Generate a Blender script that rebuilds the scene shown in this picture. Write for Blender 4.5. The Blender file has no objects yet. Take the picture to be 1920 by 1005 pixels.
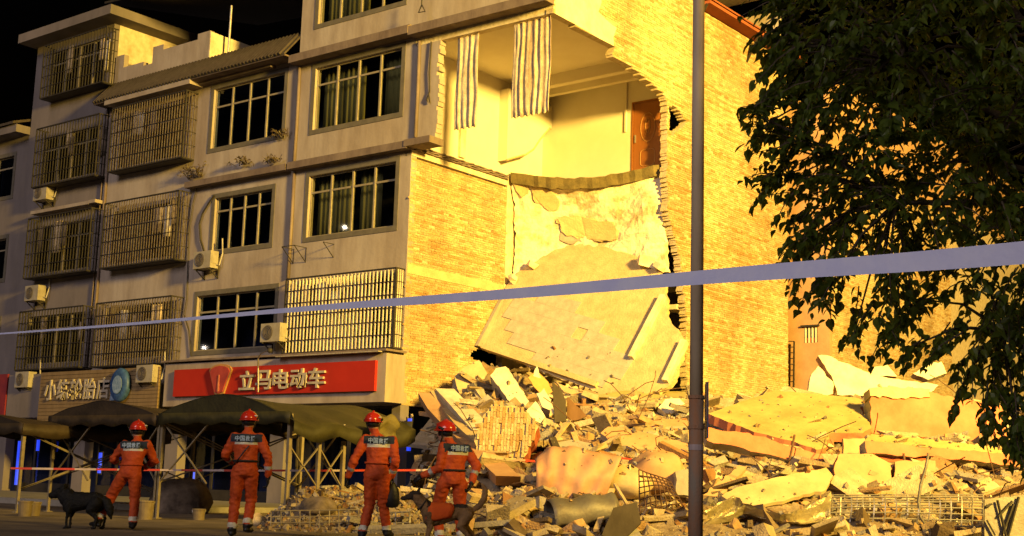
import bpy, math, random
import numpy as np
from mathutils import Vector, Matrix
from mathutils import noise as mnoise
random.seed(11); RNG = np.random.default_rng(11)
SC = bpy.context.scene
COL = SC.collection

# ------------------------------------------------------------------ camera
F, YAW, PIT, ROLL = 2443.8, math.radians(-38.25), math.radians(9.49), math.radians(-1.72)
CAM = np.array([25.07, -26.94, 0.85])
FW = np.array([math.sin(YAW)*math.cos(PIT), math.cos(YAW)*math.cos(PIT), math.sin(PIT)])
_r = np.array([math.cos(YAW), -math.sin(YAW), 0.0]); _d = np.cross(FW, _r)
RT = math.cos(ROLL)*_r + math.sin(ROLL)*_d
DN = -math.sin(ROLL)*_r + math.cos(ROLL)*_d
HV = np.array([math.sin(YAW), math.cos(YAW), 0.0]); HR = _r
UP = np.array([0, 0, 1.0])
cam = bpy.data.cameras.new('camera'); camo = bpy.data.objects.new('camera', cam); COL.objects.link(camo)
cam.sensor_width = 36; cam.lens = F/1920*36; cam.clip_end = 2000; cam.clip_start = 0.1
camo.matrix_world = Matrix(((RT[0], -DN[0], -FW[0], CAM[0]), (RT[1], -DN[1], -FW[1], CAM[1]), (RT[2], -DN[2], -FW[2], CAM[2]), (0, 0, 0, 1)))
SC.camera = camo

# ------------------------------------------------------------------ night sky, weak town glow, exposure
w = bpy.data.worlds.new('World'); SC.world = w; w.use_nodes = True
wn = w.node_tree.nodes; wl = w.node_tree.links
bg = wn['Background']; sky = wn.new('ShaderNodeTexSky'); sky.sky_type = 'NISHITA'; sky.sun_disc = False
SUN_EL, SUN_AZ = math.radians(26), math.radians(172)
sky.sun_elevation = math.radians(-5); sky.sun_rotation = SUN_AZ
wl.new(sky.outputs[0], bg.inputs[0]); bg.inputs[1].default_value = 0.15
sl = bpy.data.lights.new('town_glow', 'SUN'); so = bpy.data.objects.new('town_glow', sl); COL.objects.link(so)
sl.energy = 1.2; sl.angle = math.radians(25); sl.color = (1.0, 0.84, 0.80)
_sd = Vector((math.sin(SUN_AZ)*math.cos(SUN_EL), math.cos(SUN_AZ)*math.cos(SUN_EL), math.sin(SUN_EL)))
so.rotation_euler = _sd.to_track_quat('Z', 'Y').to_euler()
so.location = (30, -40, 30)
SC.view_settings.view_transform = 'Standard'; SC.view_settings.look = 'None'
SC.view_settings.exposure = 0.0; SC.view_settings.gamma = 1.0
SC.render.engine = 'CYCLES'
SC.cycles.max_bounces = 6; SC.cycles.transparent_max_bounces = 8
LAMP = (43.5, -12.5, 17.2); LAMP_W = 415000.0; LAMP_COL = (1.0, 0.635, 0.11)

# ------------------------------------------------------------------ pixel helpers (photo pixels 1920x1005)
def ray(x, y): return FW + RT*(x-960)/F + DN*(y-502.5)/F
def onp(x, y, ax, v):
    d = ray(x, y); t = (v-CAM[ax])/d[ax]; return CAM + t*d
def onX(x, y, v): return onp(x, y, 0, v)
def onY(x, y, v): return onp(x, y, 1, v)
def onZ(x, y, v): return onp(x, y, 2, v)
def atd(x, y, d): return CAM + ray(x, y)*d
def onpl(x, y, p, n):
    d = ray(x, y); return CAM + d*(np.dot(np.asarray(p)-CAM, n)/np.dot(d, n))
def sst(a, b, x):
    t = np.clip((x-a)/(b-a), 0, 1); return t*t*(3-2*t)
def st(X, Y):
    dx = X-CAM[0]; dy = Y-CAM[1]
    return dx*HV[0]+dy*HV[1], dx*HR[0]+dy*HR[1]
def world(s, t, z=0.0): return np.array([CAM[0]+s*HV[0]+t*HR[0], CAM[1]+s*HV[1]+t*HR[1], z])
def mound(X, Y, detail=True):
    s, t = st(X, Y); u = t/max(s, 1)
    ramp = min(max((s-22.3)/13.0, 0), 1)
    ramp = ramp**0.9
    h = 3.25*ramp*sst(-0.088, -0.03, u)
    h += 0.55*sst(22.0, 24.0, s)*(1-sst(27.5, 30, s))*sst(-0.185, -0.15, u)*(1-sst(-0.09, -0.05, u))
    h += 1.0*math.exp(-((X-1.6)**2+(Y-1.9)**2)/2.6)
    h *= 1-0.75*sst(37.5, 44, s)
    if detail and h > 0.02:
        h += (0.28*mnoise.noise((X*0.8, Y*0.8, 3.0)) + 0.12*mnoise.noise((X*2.3, Y*2.3, 9.0)))*sst(0.02, 0.5, h)
    return max(h, 0.0) if h > 0.02 else -0.06
def hit(x, y):
    d = ray(x, y); t = 20.0
    while t < 48:
        p = CAM + d*t
        if p[2] <= max(mound(p[0], p[1], False), 0): return p
        t += 0.04
    return CAM + d*36

# ------------------------------------------------------------------ mesh builder
class MB:
    def __init__(s): s.v = []; s.f = []; s.m = []; s.c = []; s.cc = None
    def add(s, vs, fs, mi=0):
        o = len(s.v); s.v.extend([tuple(p) for p in vs])
        for f in fs: s.f.append([i+o for i in f]); s.m.append(mi)
        if s.cc is not None: s.c.extend([s.cc]*len(vs))
        return s
    def box(s, x0, x1, y0, y1, z0, z1, mi=0):
        vs = [(x0,y0,z0),(x1,y0,z0),(x1,y1,z0),(x0,y1,z0),(x0,y0,z1),(x1,y0,z1),(x1,y1,z1),(x0,y1,z1)]
        return s.add(vs, [(3,2,1,0),(4,5,6,7),(0,1,5,4),(1,2,6,5),(2,3,7,6),(3,0,4,7)], mi)
    def obox(s, c, size, R, mi=0, jit=0.0):
        c = np.asarray(c, float); h = np.asarray(size, float)/2; vs = []
        for z in (-1, 1):
            for x, y in ((-1,-1),(1,-1),(1,1),(-1,1)):
                k = np.array([x*h[0], y*h[1], z*h[2]])
                if jit: k = k*(1+RNG.uniform(-jit, jit, 3))
                vs.append(c + R @ k)
        return s.add(vs, [(3,2,1,0),(4,5,6,7),(0,1,5,4),(1,2,6,5),(2,3,7,6),(3,0,4,7)], mi)
    def bar(s, a, b, w, h=None, mi=0, up=UP):
        a = np.asarray(a, float); b = np.asarray(b, float); h = h or w
        z = b-a; L = np.linalg.norm(z); z = z/L
        x = np.cross(up, z)
        if np.linalg.norm(x) < 1e-3: x = np.cross(np.array([1.0, 0, 0]), z)
        x /= np.linalg.norm(x); y = np.cross(z, x)
        return s.obox((a+b)/2, (w, h, L), np.array([x, y, z]).T, mi)
    def tube(s, pts, r, n=6, mi=0, cap=True):
        pts = [np.asarray(p, float) for p in pts]; k = len(pts)
        rs = r if isinstance(r, (list, tuple)) else [r]*k
        vs = []; px = None
        for i, p in enumerate(pts):
            d = pts[min(i+1, k-1)]-pts[max(i-1, 0)]; d = d/(np.linalg.norm(d)+1e-9)
            if px is None:
                px = np.cross(d, UP)
                if np.linalg.norm(px) < 1e-2: px = np.cross(d, np.array([1.0, 0, 0]))
            px = px-d*np.dot(px, d); px /= (np.linalg.norm(px)+1e-9); py = np.cross(d, px)
            for j in range(n):
                a = 2*math.pi*j/n; vs.append(p+rs[i]*(math.cos(a)*px+math.sin(a)*py))
        fs = []
        for i in range(k-1):
            for j in range(n):
                fs.append((i*n+j, i*n+(j+1) % n, (i+1)*n+(j+1) % n, (i+1)*n+j))
        if cap: fs.append(tuple(range(n))[::-1]); fs.append(tuple((k-1)*n+j for j in range(n)))
        return s.add(vs, fs, mi)
    def prism(s, poly, vec, mi=0, mside=None):
        poly = [np.asarray(p, float) for p in poly]; vec = np.asarray(vec, float); n = len(poly)
        nrm = sum(np.cross(poly[i]-poly[0], poly[(i+1) % n]-poly[0]) for i in range(1, n-1))
        if np.dot(nrm, vec) > 0: poly = poly[::-1]
        vs = poly+[p+vec for p in poly]
        s.add(vs, [tuple(range(n)), tuple(range(2*n-1, n-1, -1))], mi)
        o = len(s.v)-2*n
        for i in range(n):
            j = (i+1) % n; s.f.append([o+i, o+n+i, o+n+j, o+j]); s.m.append(mi if mside is None else mside)
        return s
    def grid(s, P, thick=None, mi=0):
        # P: rows x cols array of points; optional thickness vector(s) -> closed sheet
        P = np.asarray(P, float); r, c, _ = P.shape
        vs = [p for p in P.reshape(-1, 3)]
        fs = [(i*c+j, i*c+j+1, (i+1)*c+j+1, (i+1)*c+j) for i in range(r-1) for j in range(c-1)]
        if thick is not None:
            n = r*c; vs += [p+np.asarray(thick) for p in P.reshape(-1, 3)]
            fs += [(n+(i+1)*c+j, n+(i+1)*c+j+1, n+i*c+j+1, n+i*c+j) for i in range(r-1) for j in range(c-1)]
            e = [j for j in range(c)]+[i*c+c-1 for i in range(1, r)]+[(r-1)*c+j for j in range(c-2, -1, -1)]+[i*c for i in range(r-2, 0, -1)]
            for a, b in zip(e, e[1:]+e[:1]): fs.append((b, a, n+a, n+b))
        return s.add(vs, fs, mi)
    def lathe(s, prof, c=(0, 0, 0), n=16, R=None, mi=0):
        c = np.asarray(c, float); vs = []
        for r, z in prof:
            for j in range(n):
                a = 2*math.pi*j/n; k = np.array([r*math.cos(a), r*math.sin(a), z]); vs.append(c+(R @ k if R is not None else k))
        fs = [(i*n+j, i*n+(j+1) % n, (i+1)*n+(j+1) % n, (i+1)*n+j) for i in range(len(prof)-1) for j in range(n)]
        fs.append(tuple(range(n))[::-1]); fs.append(tuple((len(prof)-1)*n+j for j in range(n)))
        return s.add(vs, fs, mi)

WL = {}            # object name -> world origin
def _link(o, org, parent):
    COL.objects.link(o)
    if parent is not None:
        o.parent = parent; org_l = np.asarray(org)-WL[parent.name]
    else: org_l = org
    o.location = tuple(float(a) for a in org_l); WL[o.name] = np.asarray(org, float); return o
def tag(o, label=None, cat=None, group=None, kind=None):
    if label: o['label'] = label
    if cat: o['category'] = cat
    if group: o['group'] = group
    if kind: o['kind'] = kind
    return o
def thing(name, label, cat, loc, group=None):
    o = bpy.data.objects.new(name, None); o.empty_display_size = 0.3
    return tag(_link(o, np.asarray(loc, float), None), label, cat, group)
def build(mb, name, mats, parent=None, smooth=False, org=None):
    V = np.array(mb.v, float)
    if org is None: org = np.array([(V[:, 0].min()+V[:, 0].max())/2, (V[:, 1].min()+V[:, 1].max())/2, V[:, 2].min()])
    me = bpy.data.meshes.new(name); me.from_pydata((V-org).tolist(), [], mb.f)
    if not isinstance(mats, (list, tuple)): mats = [mats]
    for m in mats: me.materials.append(m)
    if len(mats) > 1: me.polygons.foreach_set('material_index', mb.m)
    if mb.c:
        ca = me.color_attributes.new('Col', 'FLOAT_COLOR', 'POINT')
        ca.data.foreach_set('color', np.array([(a, b, c, 1.0) for a, b, c in mb.c], np.float32).ravel())
    if smooth: me.polygons.foreach_set('use_smooth', [True]*len(me.polygons))
    me.update()
    return _link(bpy.data.objects.new(name, me), org, parent)
def inst(src, org, parent, name=None):
    o = bpy.data.objects.new(name or src.name.split('.')[0], src.data)
    return _link(o, np.asarray(org, float), parent)
def struct(mb, name, mat, smooth=False):
    return tag(build(mb, name, mat, None, smooth), kind='structure')

# ------------------------------------------------------------------ materials
def mat(name, c, c2=None, rough=0.85, scale=4.0, bump=0.15, metal=0.0, attr=False, streak=0.0, spec=0.3, fac=(0.35, 0.7), bscale=None, emis=None, macro=0.0):
    m = bpy.data.materials.new(name); m.use_nodes = True
    n = m.node_tree.nodes; l = m.node_tree.links; b = n['Principled BSDF']
    b.inputs['Roughness'].default_value = rough; b.inputs['Metallic'].default_value = metal
    b.inputs['Specular IOR Level'].default_value = spec
    g = n.new('ShaderNodeNewGeometry'); nz = n.new('ShaderNodeTexNoise'); nz.inputs['Scale'].default_value = scale
    nz.inputs['Detail'].default_value = 6; nz.inputs['Roughness'].default_value = 0.65
    if streak:
        mp = n.new('ShaderNodeMapping'); mp.inputs['Scale'].default_value = (1, 1, streak)
        l.new(g.outputs['Position'], mp.inputs['Vector']); l.new(mp.outputs[0], nz.inputs['Vector'])
    else: l.new(g.outputs['Position'], nz.inputs['Vector'])
    r = n.new('ShaderNodeValToRGB'); r.color_ramp.elements[0].position = fac[0]; r.color_ramp.elements[1].position = fac[1]
    l.new(nz.outputs['Fac'], r.inputs['Fac'])
    c2 = c2 or tuple(a*0.7 for a in c)
    if attr:
        at = n.new('ShaderNodeAttribute'); at.attribute_name = 'Col'
        mx = n.new('ShaderNodeMix'); mx.data_type = 'RGBA'; mx.blend_type = 'MULTIPLY'; mx.inputs[0].default_value = 1.0
        r.color_ramp.elements[0].color = (*c2, 1); r.color_ramp.elements[1].color = (*c, 1)
        l.new(r.outputs[0], mx.inputs[6]); l.new(at.outputs['Color'], mx.inputs[7]); l.new(mx.outputs[2], b.inputs['Base Color'])
    else:
        r.color_ramp.elements[0].color = (*c2, 1); r.color_ramp.elements[1].color = (*c, 1)
        l.new(r.outputs[0], b.inputs['Base Color'])
    if macro:
        src = b.inputs['Base Color'].links[0].from_socket
        n2 = n.new('ShaderNodeTexNoise'); n2.inputs['Scale'].default_value = .45; n2.inputs['Detail'].default_value = 7; n2.inputs['Roughness'].default_value = .62
        mp2 = n.new('ShaderNodeMapping'); mp2.inputs['Scale'].default_value = (1, 1, .55); l.new(g.outputs['Position'], mp2.inputs['Vector']); l.new(mp2.outputs[0], n2.inputs['Vector'])
        r2 = n.new('ShaderNodeValToRGB'); r2.color_ramp.elements[0].position = .36; r2.color_ramp.elements[1].position = .6
        k = 1-macro; r2.color_ramp.elements[0].color = (k, k*.94, k*.86, 1); r2.color_ramp.elements[1].color = (1, 1, 1, 1); l.new(n2.outputs['Fac'], r2.inputs['Fac'])
        m2 = n.new('ShaderNodeMix'); m2.data_type = 'RGBA'; m2.blend_type = 'MULTIPLY'; m2.inputs[0].default_value = 1.0
        l.new(src, m2.inputs[6]); l.new(r2.outputs[0], m2.inputs[7]); l.new(m2.outputs[2], b.inputs['Base Color'])
    if bump:
        nb = n.new('ShaderNodeTexNoise'); nb.inputs['Scale'].default_value = bscale or scale*6; nb.inputs['Detail'].default_value = 5
        l.new(g.outputs['Position'], nb.inputs['Vector'])
        bp = n.new('ShaderNodeBump'); bp.inputs['Strength'].default_value = bump; bp.inputs['Distance'].default_value = 0.05
        l.new(nb.outputs['Fac'], bp.inputs['Height']); l.new(bp.outputs[0], b.inputs['Normal'])
    if emis:
        b.inputs['Emission Color'].default_value = (*emis[:3], 1); b.inputs['Emission Strength'].default_value = emis[3]
    return m
def glassmat(name, tint, gloss=0.25):
    m = bpy.data.materials.new(name); m.use_nodes = True; n = m.node_tree.nodes; l = m.node_tree.links; n.clear()
    o = n.new('ShaderNodeOutputMaterial'); t = n.new('ShaderNodeBsdfTransparent'); t.inputs[0].default_value = (*tint, 1)
    g = n.new('ShaderNodeBsdfGlossy'); g.inputs['Roughness'].default_value = 0.03
    lw = n.new('ShaderNodeLayerWeight'); pw_ = n.new('ShaderNodeMath'); pw_.operation = 'POWER'; pw_.inputs[1].default_value = 4.0
    ad = n.new('ShaderNodeMath'); ad.operation = 'MULTIPLY_ADD'; ad.inputs[1].default_value = .8; ad.inputs[2].default_value = .03
    l.new(lw.outputs['Facing'], pw_.inputs[0]); l.new(pw_.outputs[0], ad.inputs[0])
    mx = n.new('ShaderNodeMixShader'); l.new(ad.outputs[0], mx.inputs[0]); l.new(t.outputs[0], mx.inputs[1]); l.new(g.outputs[0], mx.inputs[2])
    l.new(mx.outputs[0], o.inputs[0]); return m
def leafmat(name, c, c2):
    m = mat(name, c, c2, rough=0.45, scale=7.0, bump=0.0)
    n = m.node_tree.nodes; l = m.node_tree.links; b = n['Principled BSDF']; o = n['Material Output']
    tr = n.new('ShaderNodeBsdfTranslucent'); tr.inputs[0].default_value = (c[0]*1.6, c[1]*1.7, c[2], 1)
    mx = n.new('ShaderNodeMixShader'); mx.inputs[0].default_value = 0.38
    l.new(b.outputs[0], mx.inputs[1]); l.new(tr.outputs[0], mx.inputs[2]); l.new(mx.outputs[0], o.inputs[0]); return m
MT = dict(
    asphalt=mat('asphalt', (.24,.19,.125), (.12,.095,.066), scale=1.2, bump=.4, bscale=40),
    pave=mat('pavement_concrete', (.2,.185,.16), (.12,.11,.1), scale=1.5, bump=.3),
    facade=mat('grimy_facade_paint', (.35,.305,.27), (.245,.205,.178), scale=1.6, streak=.22, bump=.1, fac=(.32,.6), macro=.18),
    facade2=mat('grey_facade_paint', (.18,.155,.155), (.115,.10,.10), scale=.9, streak=.3, bump=.08, fac=(.3,.65)),
    trim=mat('grey_window_trim', (.13,.115,.09), (.09,.08,.065), scale=3, bump=.05),
    soffit=mat('weathered_ledge', (.20,.155,.13), (.11,.08,.07), scale=2.2, streak=.4, bump=.1),
    plint=mat('room_plaster', (.66,.61,.5), (.60,.54,.42), scale=.7, bump=.04),
    plint2=mat('stained_plaster', (.60,.53,.40), (.40,.31,.19), scale=2.2, bump=.3, fac=(.3,.6)),
    peel=mat('peeling_plaster', (.66,.60,.48), (.40,.32,.19), scale=1.7, bump=.8, bscale=9, fac=(.36,.52)),
    concrete=mat('broken_concrete', (.46,.41,.33), (.30,.25,.19), scale=2.6, bump=.35),
    conc2=mat('grey_concrete', (.34,.31,.26), (.24,.21,.17), scale=2.0, bump=.3),
    dust=mat('dusty_debris', (.34,.27,.18), (.17,.12,.075), scale=3.5, bump=.6, macro=.3),
    chunk=mat('debris_pieces', (1,1,1), (.66,.62,.56), scale=5, bump=.5, attr=True, macro=.3),
    brick=mat('brick_faces', (1,1,1), (.66,.58,.48), scale=14, bump=.7, attr=True, fac=(.3,.55), bscale=28, macro=.38),
    mortar=mat('mortar', (.52,.44,.31), (.36,.28,.17), scale=7, bump=.5),
    cement=mat('exposed_cement', (.50,.40,.22), (.38,.29,.15), scale=3, bump=.4),
    screed=mat('grey_floor_tile', (.42,.38,.30), (.30,.27,.21), scale=4, bump=.15),
    olive=mat('mossy_roof_concrete', (.36,.30,.12), (.24,.19,.07), scale=1.3, bump=.25),
    pink=mat('salmon_painted_plaster', (.48,.17,.095), (.34,.11,.055), scale=1.8, bump=.15),
    peach=mat('peach_plaster', (.44,.27,.15), (.34,.19,.10), scale=1.6, bump=.12),
    board=mat('pale_board', (.48,.37,.21), (.36,.26,.14), scale=2.2, bump=.15),
    white=mat('white_plaster', (.64,.58,.46), (.48,.42,.31), scale=2.0, bump=.2),
    wood=mat('brown_wood', (.19,.10,.045), (.12,.06,.025), scale=2.5, streak=.15, bump=.1),
    ply=mat('orange_plywood', (.55,.32,.10), (.45,.25,.07), scale=3, bump=.08),
    door=mat('varnished_door', (.30,.115,.03), (.22,.075,.018), scale=2.2, streak=.12, bump=.04, rough=.45),
    gold=mat('door_moulding', (.42,.22,.08), rough=.4, bump=0),
    darkm=mat('dark_metal', (.035,.03,.026), (.02,.017,.014), rough=.6, bump=.05),
    rebar=mat('rusty_rebar', (.12,.065,.035), (.07,.035,.02), scale=20, bump=.2),
    steel=mat('galvanised_steel', (.38,.36,.33), (.26,.23,.2), scale=8, rough=.45, metal=.6, bump=.05),
    bars=mat('painted_cage_bar', (.13,.115,.11), (.06,.04,.03), scale=6, rough=.55, bump=.05),
    alu=mat('aluminium_frame', (.27,.235,.165), (.2,.17,.12), scale=5, rough=.5, bump=0),
    glass=glassmat('window_glass', (.84,.86,.83)),
    glassd=glassmat('dark_blue_glass', (.60,.68,.88)),
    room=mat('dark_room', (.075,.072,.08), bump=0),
    drape=mat('green_drape', (.26,.23,.09), (.15,.13,.045), scale=6, streak=.05, bump=.1),
    cloth=mat('hung_cloth', (.26,.20,.15), (.06,.045,.035), scale=2.4, bump=.2),
    redsign=mat('red_sign_sheet', (.36,.022,.011), (.29,.016,.009), scale=1.0, bump=.02, rough=.5),
    letter=mat('pale_sign_letter', (.42,.37,.31), rough=.5, bump=0),
    letside=mat('letter_return', (.35,.26,.12), rough=.5, bump=0),
    emblem=mat('emblem_maroon', (.36,.06,.05), (.28,.04,.035), rough=.4, bump=0),
    slat=mat('tan_sign_slat', (.21,.145,.075), (.15,.10,.05), scale=5, streak=.2, bump=.05),
    blue=mat('blue_tyre_print', (.04,.10,.26), (.02,.05,.14), scale=9, bump=0, rough=.5),
    bluelt=mat('pale_blue_print', (.25,.34,.48), (.1,.17,.3), scale=12, bump=0, rough=.5),
    maroon=mat('maroon_shop_panel', (.20,.02,.03), (.12,.012,.03), scale=2, bump=0),
    acw=mat('ac_casing', (.34,.31,.25), (.24,.21,.16), scale=4, bump=.03, rough=.5),
    acd=mat('ac_grille', (.10,.09,.08), bump=0, rough=.6),
    tile=mat('roof_tile', (.075,.06,.048), (.04,.031,.025), scale=5, bump=.2),
    redroof=mat('red_roof_sheet', (.30,.085,.035), (.22,.06,.025), scale=2, bump=.05),
    tarp=mat('olive_tarpaulin', (.048,.044,.016), (.027,.024,.010), scale=2.5, bump=.15, rough=.6),
    tarp2=mat('brown_tarpaulin', (.052,.036,.021), (.028,.02,.012), scale=2.5, bump=.15, rough=.6),
    tarpend=mat('yellow_tarpaulin', (.16,.13,.04), (.10,.08,.025), scale=4, bump=.3),
    sagm=mat('flooring_shade_darkened', (.17,.13,.05), (.09,.07,.028), scale=3, bump=.4),  # curled flooring, colour darkened to stand in for the overhang's shade
    tentleg=mat('tent_pole', (.26,.22,.15), (.18,.145,.095), scale=6, rough=.5, bump=.03),
    pole=mat('lamp_post_paint', (.60,.49,.34), (.46,.36,.24), scale=5, streak=.2, rough=.55, bump=.05),
    rust=mat('rusty_post', (.34,.15,.065), (.22,.18,.14), scale=7, streak=.35, rough=.7, bump=.2),
    signblue=mat('blue_sign_plate', (.03,.09,.25), bump=0, rough=.5),
    tape=mat('lavender_tape', (.74,.77,1.0), (.62,.66,.98), scale=6, bump=.05, rough=.4),
    redtape=mat('red_barrier_tape', (.45,.05,.03), bump=0, rough=.4),
    whtape=mat('white_barrier_tape', (.45,.36,.36), bump=0, rough=.4),
    orange=mat('orange_suit', (.52,.082,.013), (.36,.045,.008), scale=9, bump=.35, rough=.7, bscale=22),
    navy=mat('navy_patch', (.025,.035,.055), bump=.05),
    reflect=mat('reflective_band', (.60,.58,.48), (.5,.47,.36), scale=10, bump=.05, rough=.4),
    cuff=mat('grey_reflective_cuff', (.34,.36,.38), bump=.05, rough=.4),
    bluetx=mat('pale_blue_lettering', (.42,.56,.80), bump=0, rough=.5),
    violet=mat('violet_lettering', (.30,.14,.42), bump=0),
    helmet=mat('red_helmet', (.55,.03,.015), (.5,.025,.012), scale=2, rough=.22, spec=.6, bump=0),
    black=mat('black_rubber', (.012,.012,.013), bump=.1, rough=.5),
    strap=mat('dark_strap', (.03,.025,.022), bump=.05),
    lens=mat('headlamp_lens', (.7,.7,.65), rough=.15, bump=0, spec=.8),
    skin=mat('skin', (.45,.24,.15), bump=.03, rough=.5),
    blackfur=mat('black_fur', (.005,.005,.005), (.003,.003,.003), scale=20, bump=.5, rough=.6, bscale=70),
    tanfur=mat('tan_fur', (.24,.14,.06), (.10,.055,.025), scale=4, bump=.5, rough=.8, bscale=70, fac=(.3,.6)),
    darkfur=mat('dark_fur', (.045,.028,.016), (.02,.013,.009), scale=8, bump=.5, rough=.8, bscale=70),
    vest=mat('orange_dog_vest', (.60,.10,.01), (.5,.07,.008), scale=5, bump=.2),
    pail=mat('paint_pail', (.24,.19,.11), (.16,.12,.07), scale=6, bump=.05, rough=.5),
    bag=mat('pale_sack', (.55,.45,.32), (.42,.32,.2), scale=5, bump=.4),
    pinktarp=mat('pink_sheet', (.48,.27,.17), (.38,.20,.12), scale=1.6, bump=.15, rough=.6),
    foil=mat('crumpled_foil', (.42,.36,.22), (.30,.25,.14), scale=5, rough=.35, metal=.5, bump=.5, bscale=14),
    greymet=mat('dull_grey_metal', (.17,.16,.14), (.12,.10,.085), scale=3, rough=.55, metal=.3, bump=.15),
    darkbd=mat('dark_board', (.07,.055,.035), (.045,.034,.02), scale=3, streak=.3, bump=.15),
    redbrick=mat('red_brick_core', (.38,.10,.04), (.28,.07,.03), scale=9, bump=.4),
    bark=mat('tree_bark', (.10,.075,.05), (.06,.045,.03), scale=8, bump=.6),
    leaf=leafmat('leaf_green', (.11,.15,.018), (.035,.06,.009)),
    weed=leafmat('dry_weed', (.10,.07,.03), (.06,.04,.02)),
    bluerefl=mat('blue_reflection_glow', (.05,.1,.5), bump=0, emis=(.02,.06,1.0,.9)),  # glow of the imitated reflections in the shop glass
    lampglow=mat('floodlight_glass', (.8,.7,.4), bump=0, emis=(1.0,.7,.2,30)),
    stglow=mat('street_lamp_glass', (.8,.7,.5), bump=0, emis=(1.0,.8,.55,60)),
)
# ================================================================== setting: ground, pavement
g = MB(); g.add([(-400,-400,0),(400,-400,0),(400,400,0),(-400,400,0)], [(0,1,2,3)]); struct(g, 'ground', MT['asphalt'])
g = MB(); g.box(-60, -0.3, -7.2, -0.02, 0.0, 0.13); struct(g, 'pavement', MT['pave'])
for i in range(14):
    x1 = -0.3-i*2.0
    g = MB(); g.box(x1-1.985, x1, -7.45, -7.205, 0.0, 0.15)
    if i == 0: kerb0 = tag(build(g, 'kerb', MT['conc2']), kind='structure')
    else:
        k = bpy.data.objects.new('kerb', kerb0.data); tag(_link(k, WL[kerb0.name]-np.array([2.0*i, 0, 0]), None), kind='structure')

# ================================================================== houses
def wallY(mb, x0, x1, z0, z1, holes, y0, y1, mi=0):
    xs = sorted({x0, x1, *[h[0] for h in holes], *[h[1] for h in holes]}); zs = sorted({z0, z1, *[h[2] for h in holes], *[h[3] for h in holes]})
    full = lambda i, j: 0 <= i < len(xs)-1 and 0 <= j < len(zs)-1 and not any(h[0]-1e-6 <= xs[i] and xs[i+1] <= h[1]+1e-6 and h[2]-1e-6 <= zs[j] and zs[j+1] <= h[3]+1e-6 for h in holes)
    for i in range(len(xs)-1):
        for j in range(len(zs)-1):
            if not full(i, j): continue
            a, b, c, d = xs[i], xs[i+1], zs[j], zs[j+1]
            mb.add([(a,y0,c),(b,y0,c),(b,y0,d),(a,y0,d)], [(0,1,2,3)], mi); mb.add([(a,y1,c),(b,y1,c),(b,y1,d),(a,y1,d)], [(3,2,1,0)], mi)
            if not full(i-1, j): mb.add([(a,y0,c),(a,y0,d),(a,y1,d),(a,y1,c)], [(0,1,2,3)], mi)
            if not full(i+1, j): mb.add([(b,y0,c),(b,y1,c),(b,y1,d),(b,y0,d)], [(0,1,2,3)], mi)
            if not full(i, j-1): mb.add([(a,y0,c),(a,y1,c),(b,y1,c),(b,y0,c)], [(0,1,2,3)], mi)
            if not full(i, j+1): mb.add([(a,y0,d),(b,y0,d),(b,y1,d),(a,y1,d)], [(0,1,2,3)], mi)
TR = 0.15
def hole(r): return (r[0]+TR, r[1]-TR, r[2]+TR, r[3]-TR)
def window(H, r, cols=4, transom=0.3, glass='glass', drapes=(), trim=True, name='window'):
    x0, x1, z0, z1 = r; a, b, c, d = hole(r)
    m = MB()
    if trim:
        m.box(x0, x1, -.018, -.0005, z0, c); m.box(x0, x1, -.018, -.0005, d, z1); m.box(x0, a, -.018, -.0005, c, d); m.box(b, x1, -.018, -.0005, c, d)
    else: m.box(a, b, .02, .2, c-.03, c+.004)
    W = build(m, name, MT['trim'], H)
    y0, y1 = .085, .135; fw = .045
    m = MB(); m.box(a, b, y0, y1, c, c+fw); m.box(a, b, y0, y1, d-fw, d); m.box(a, a+fw, y0, y1, c+fw, d-fw); m.box(b-fw, b, y0, y1, c+fw, d-fw)
    build(m, 'window_frame', MT['alu'], W)
    zt = d-(d-c)*transom
    m = MB(); m.box(a+fw, b-fw, y0+.004, y1-.004, zt-.03, zt+.03); build(m, 'transom', MT['alu'], W)
    ws = (b-a)/cols
    for i in range(1, cols):
        m = MB(); m.box(a+ws*i-.032, a+ws*i+.032, y0-.012, y1+.01, c+fw, d-fw); build(m, 'mullion', MT['alu'], W)
    for i in range(cols):
        for q, (p0, p1) in enumerate(((c+fw, zt-.03), (zt+.03, d-fw))):
            m = MB(); m.box(a+ws*i+(fw if i == 0 else .033), a+ws*(i+1)-(fw if i == cols-1 else .033), .106+.006*((i+q) % 2), .110+.006*((i+q) % 2), p0, p1)
            build(m, 'pane', MT[glass], W)
    for f0, f1 in drapes:
        xa, xb = a+(b-a)*f0, a+(b-a)*f1; n = max(6, int((xb-xa)/.06))
        P = np.array([[(xa+(xb-xa)*i/n, .42+.05*math.sin(i*1.9)+.02*random.random(), z) for i in range(n+1)] for z in (d+.05, (c+d)/2, c-.1)])
        m = MB(); m.grid(P, (0, .012, 0)); build(m, 'drape', MT['drape'], W, smooth=True)
    return W
def rbar(L, w, key, mt, ax=2):
    m = MB(); h = w/2
    if ax == 2: m.box(-h, h, -h, h, 0, L)
    elif ax == 0: m.box(-L/2, L/2, -h, h, 0, w)
    else: m.box(-h, h, -L/2, L/2, 0, w)
    return m
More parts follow.
